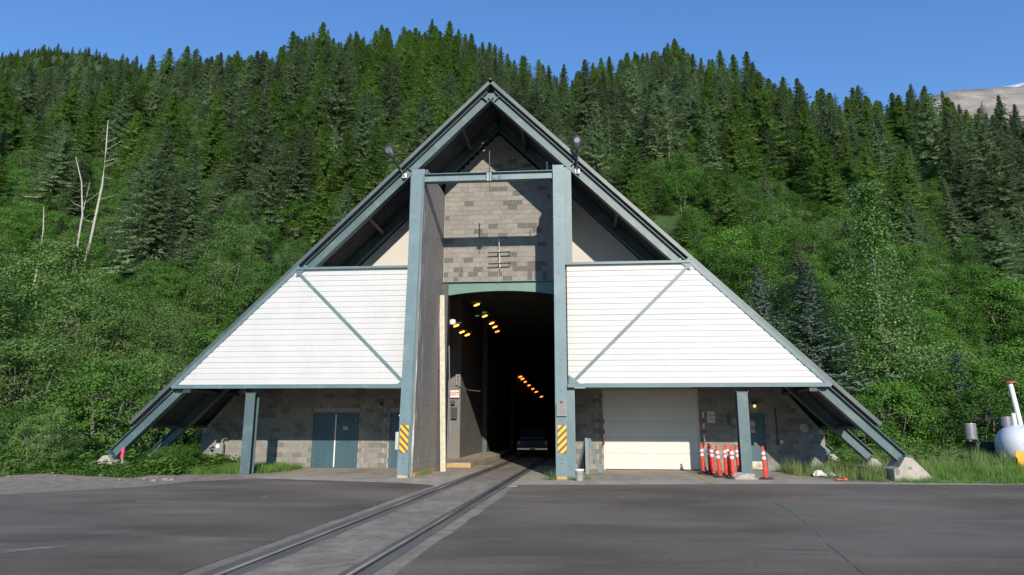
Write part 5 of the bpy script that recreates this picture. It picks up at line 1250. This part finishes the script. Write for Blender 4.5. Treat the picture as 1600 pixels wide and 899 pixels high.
# far forest
PL = []; off = {}
for k in ('spruce', 'thin', 'hemlock', 'spruce_near'): off[k] = (len(PL), len(proto_objs(k))); PL += proto_objs(k)
for i in range(900):
    x = rnd.uniform(-640, -300); yy = 470+95*rnd.random()
    z = RIDGE(x, yy)
    pts_stuff.append((x, yy, z-1, rnd.uniform(.5, .85), rnd.uniform(0, 6.28), rnd.choice(('spruce', 'hemlock', 'hemlock'))))
o = scatter('spruce_forest', [(x, y, z, s, rz, off[k][0]+rnd.randrange(max(1, off[k][1]))) for (x, y, z, s, rz, k) in pts_stuff], PL)
tag(o, 'dense spruce and hemlock forest covering the upper hillside', 'forest')
# trees on the far green ridge are part of the same forest mass
# brush under and between the trees
PA = proto_objs('alder'); nA = len(PA); PW = proto_objs('willow'); bp = []
y = 41.0
while y < 236:
    step = 2.6+.012*y; n = int(2.2*y/step)
    for i in range(n):
        u = -1.1+2.1*(i+rnd.random())/n; yy = y+rnd.uniform(-.5, .5)*step; x = CX+u*yy
        if abs(x) < 16 and yy < 48: continue
        al = in_alder_zone(x, yy)
        if not al and rnd.random() > .6: continue
        z = H(x, yy)-.3; s = rnd.uniform(.6, 1.25)*(1 if al else .8)
        if hidden(x, yy, z+4*s): continue
        if x < -40 and x > -52 and 50 < yy < 62: s *= .6
        bp.append((x, yy, z, s, rnd.uniform(0, 6.28), rnd.randrange(nA) if rnd.random() < .8 else nA+rnd.randrange(len(PW))))
    y += step
tag(scatter('alder_thicket', bp, PA+PW), 'bright green alder brush filling the hillside between the trees', 'brush')
# grass and herbs at the right and left
gp = []; hp = []
def gp_add(x, y, s, i): gp.append((x, y, max(H(x, y), 0)-.03, s, rnd.uniform(0, 6.28), i))
for i in range(5200):
    x = rnd.uniform(10.9, 42); y = 22.9+(44-22.9)*rnd.random()**1.3
    e = 23.15+.02*(x-11)+.25*fbm(x, 0, .8)
    if x < 12.9: e = max(e, 25.2-(x-10.9)*1.1)
    if y < e or (x < 12.95 and 28.1 < y < 28.7): continue
    if 21.5 < x < 31 and 32.4 < y < 37.2: continue
    if 19 < x < 24 and 26 < y < 32.4 and rnd.random() < .5: continue
    s = rnd.uniform(.6, 1.25)*(.55+.45*min(1, (y-e)/1.5)); dry = fbm(x, y, .25)+rnd.uniform(-.3, .3) > .22
    gp_add(x, y, s, 3+rnd.randrange(2) if dry else rnd.randrange(3))
for i in range(1500):
    x = rnd.uniform(13, 40); y = rnd.uniform(30, 43)
    if 19.5 < x < 31 and 29 < y < 37.5: continue
    hp.append((x, y, H(x, y)-.03, rnd.uniform(.7, 1.5), rnd.uniform(0, 6), rnd.randrange(3)))
for i in range(3200):
    x = rnd.uniform(-40, -8.1); t = rnd.random()
    e = 21.9+.35*fbm(x, 3, .6)-2.6*sm(-13.8, -17, x)
    if x > -11.2: e = 23.7+(x+11.2)*.28
    y = e+(28.2-e)*t
    if x > -12.9 and y > 28.1: continue
    if x > -11.0:
        if rnd.random() < .8: gp_add(x, y, rnd.uniform(.5, .95), rnd.randrange(3))
    elif x > -15.2: hp.append((x, y, H(x, y)-.03, rnd.uniform(.7, 1.25)*(.55+.45*min(1, (y-e))), rnd.uniform(0, 6), rnd.randrange(3)))
    else:
        if y < e+1.2: gp_add(x, y, rnd.uniform(.6, 1.2), rnd.choice((0, 1, 2, 3, 4)))
        else: hp.append((x, y, H(x, y)-.03, rnd.uniform(.9, 1.6), rnd.uniform(0, 6), rnd.randrange(3)))
for i in range(260):           # thin weeds straggling along the asphalt and wall edges
    x = rnd.uniform(13, 30); gp_add(x, 22.75+rnd.uniform(-.1, .5), rnd.uniform(.2, .5), rnd.randrange(3))
T3 = [[PT[0]], [PT[1]], [PT[2]], [PT[6]], [PT[7]]]; H3 = [[PT[8]], [PT[9]], [PT[10]]]
tag(scatter('meadow_grass', gp, T3), 'long green and seeding grass around the portal feet', 'grass')
tag(scatter('ground_herbs', hp, H3), 'low leafy herbs and weeds along the gravel and under the roof edges', 'ground cover')
print('objects', len(bpy.data.objects), 'forest', len(pts_stuff), 'brush', len(bp))
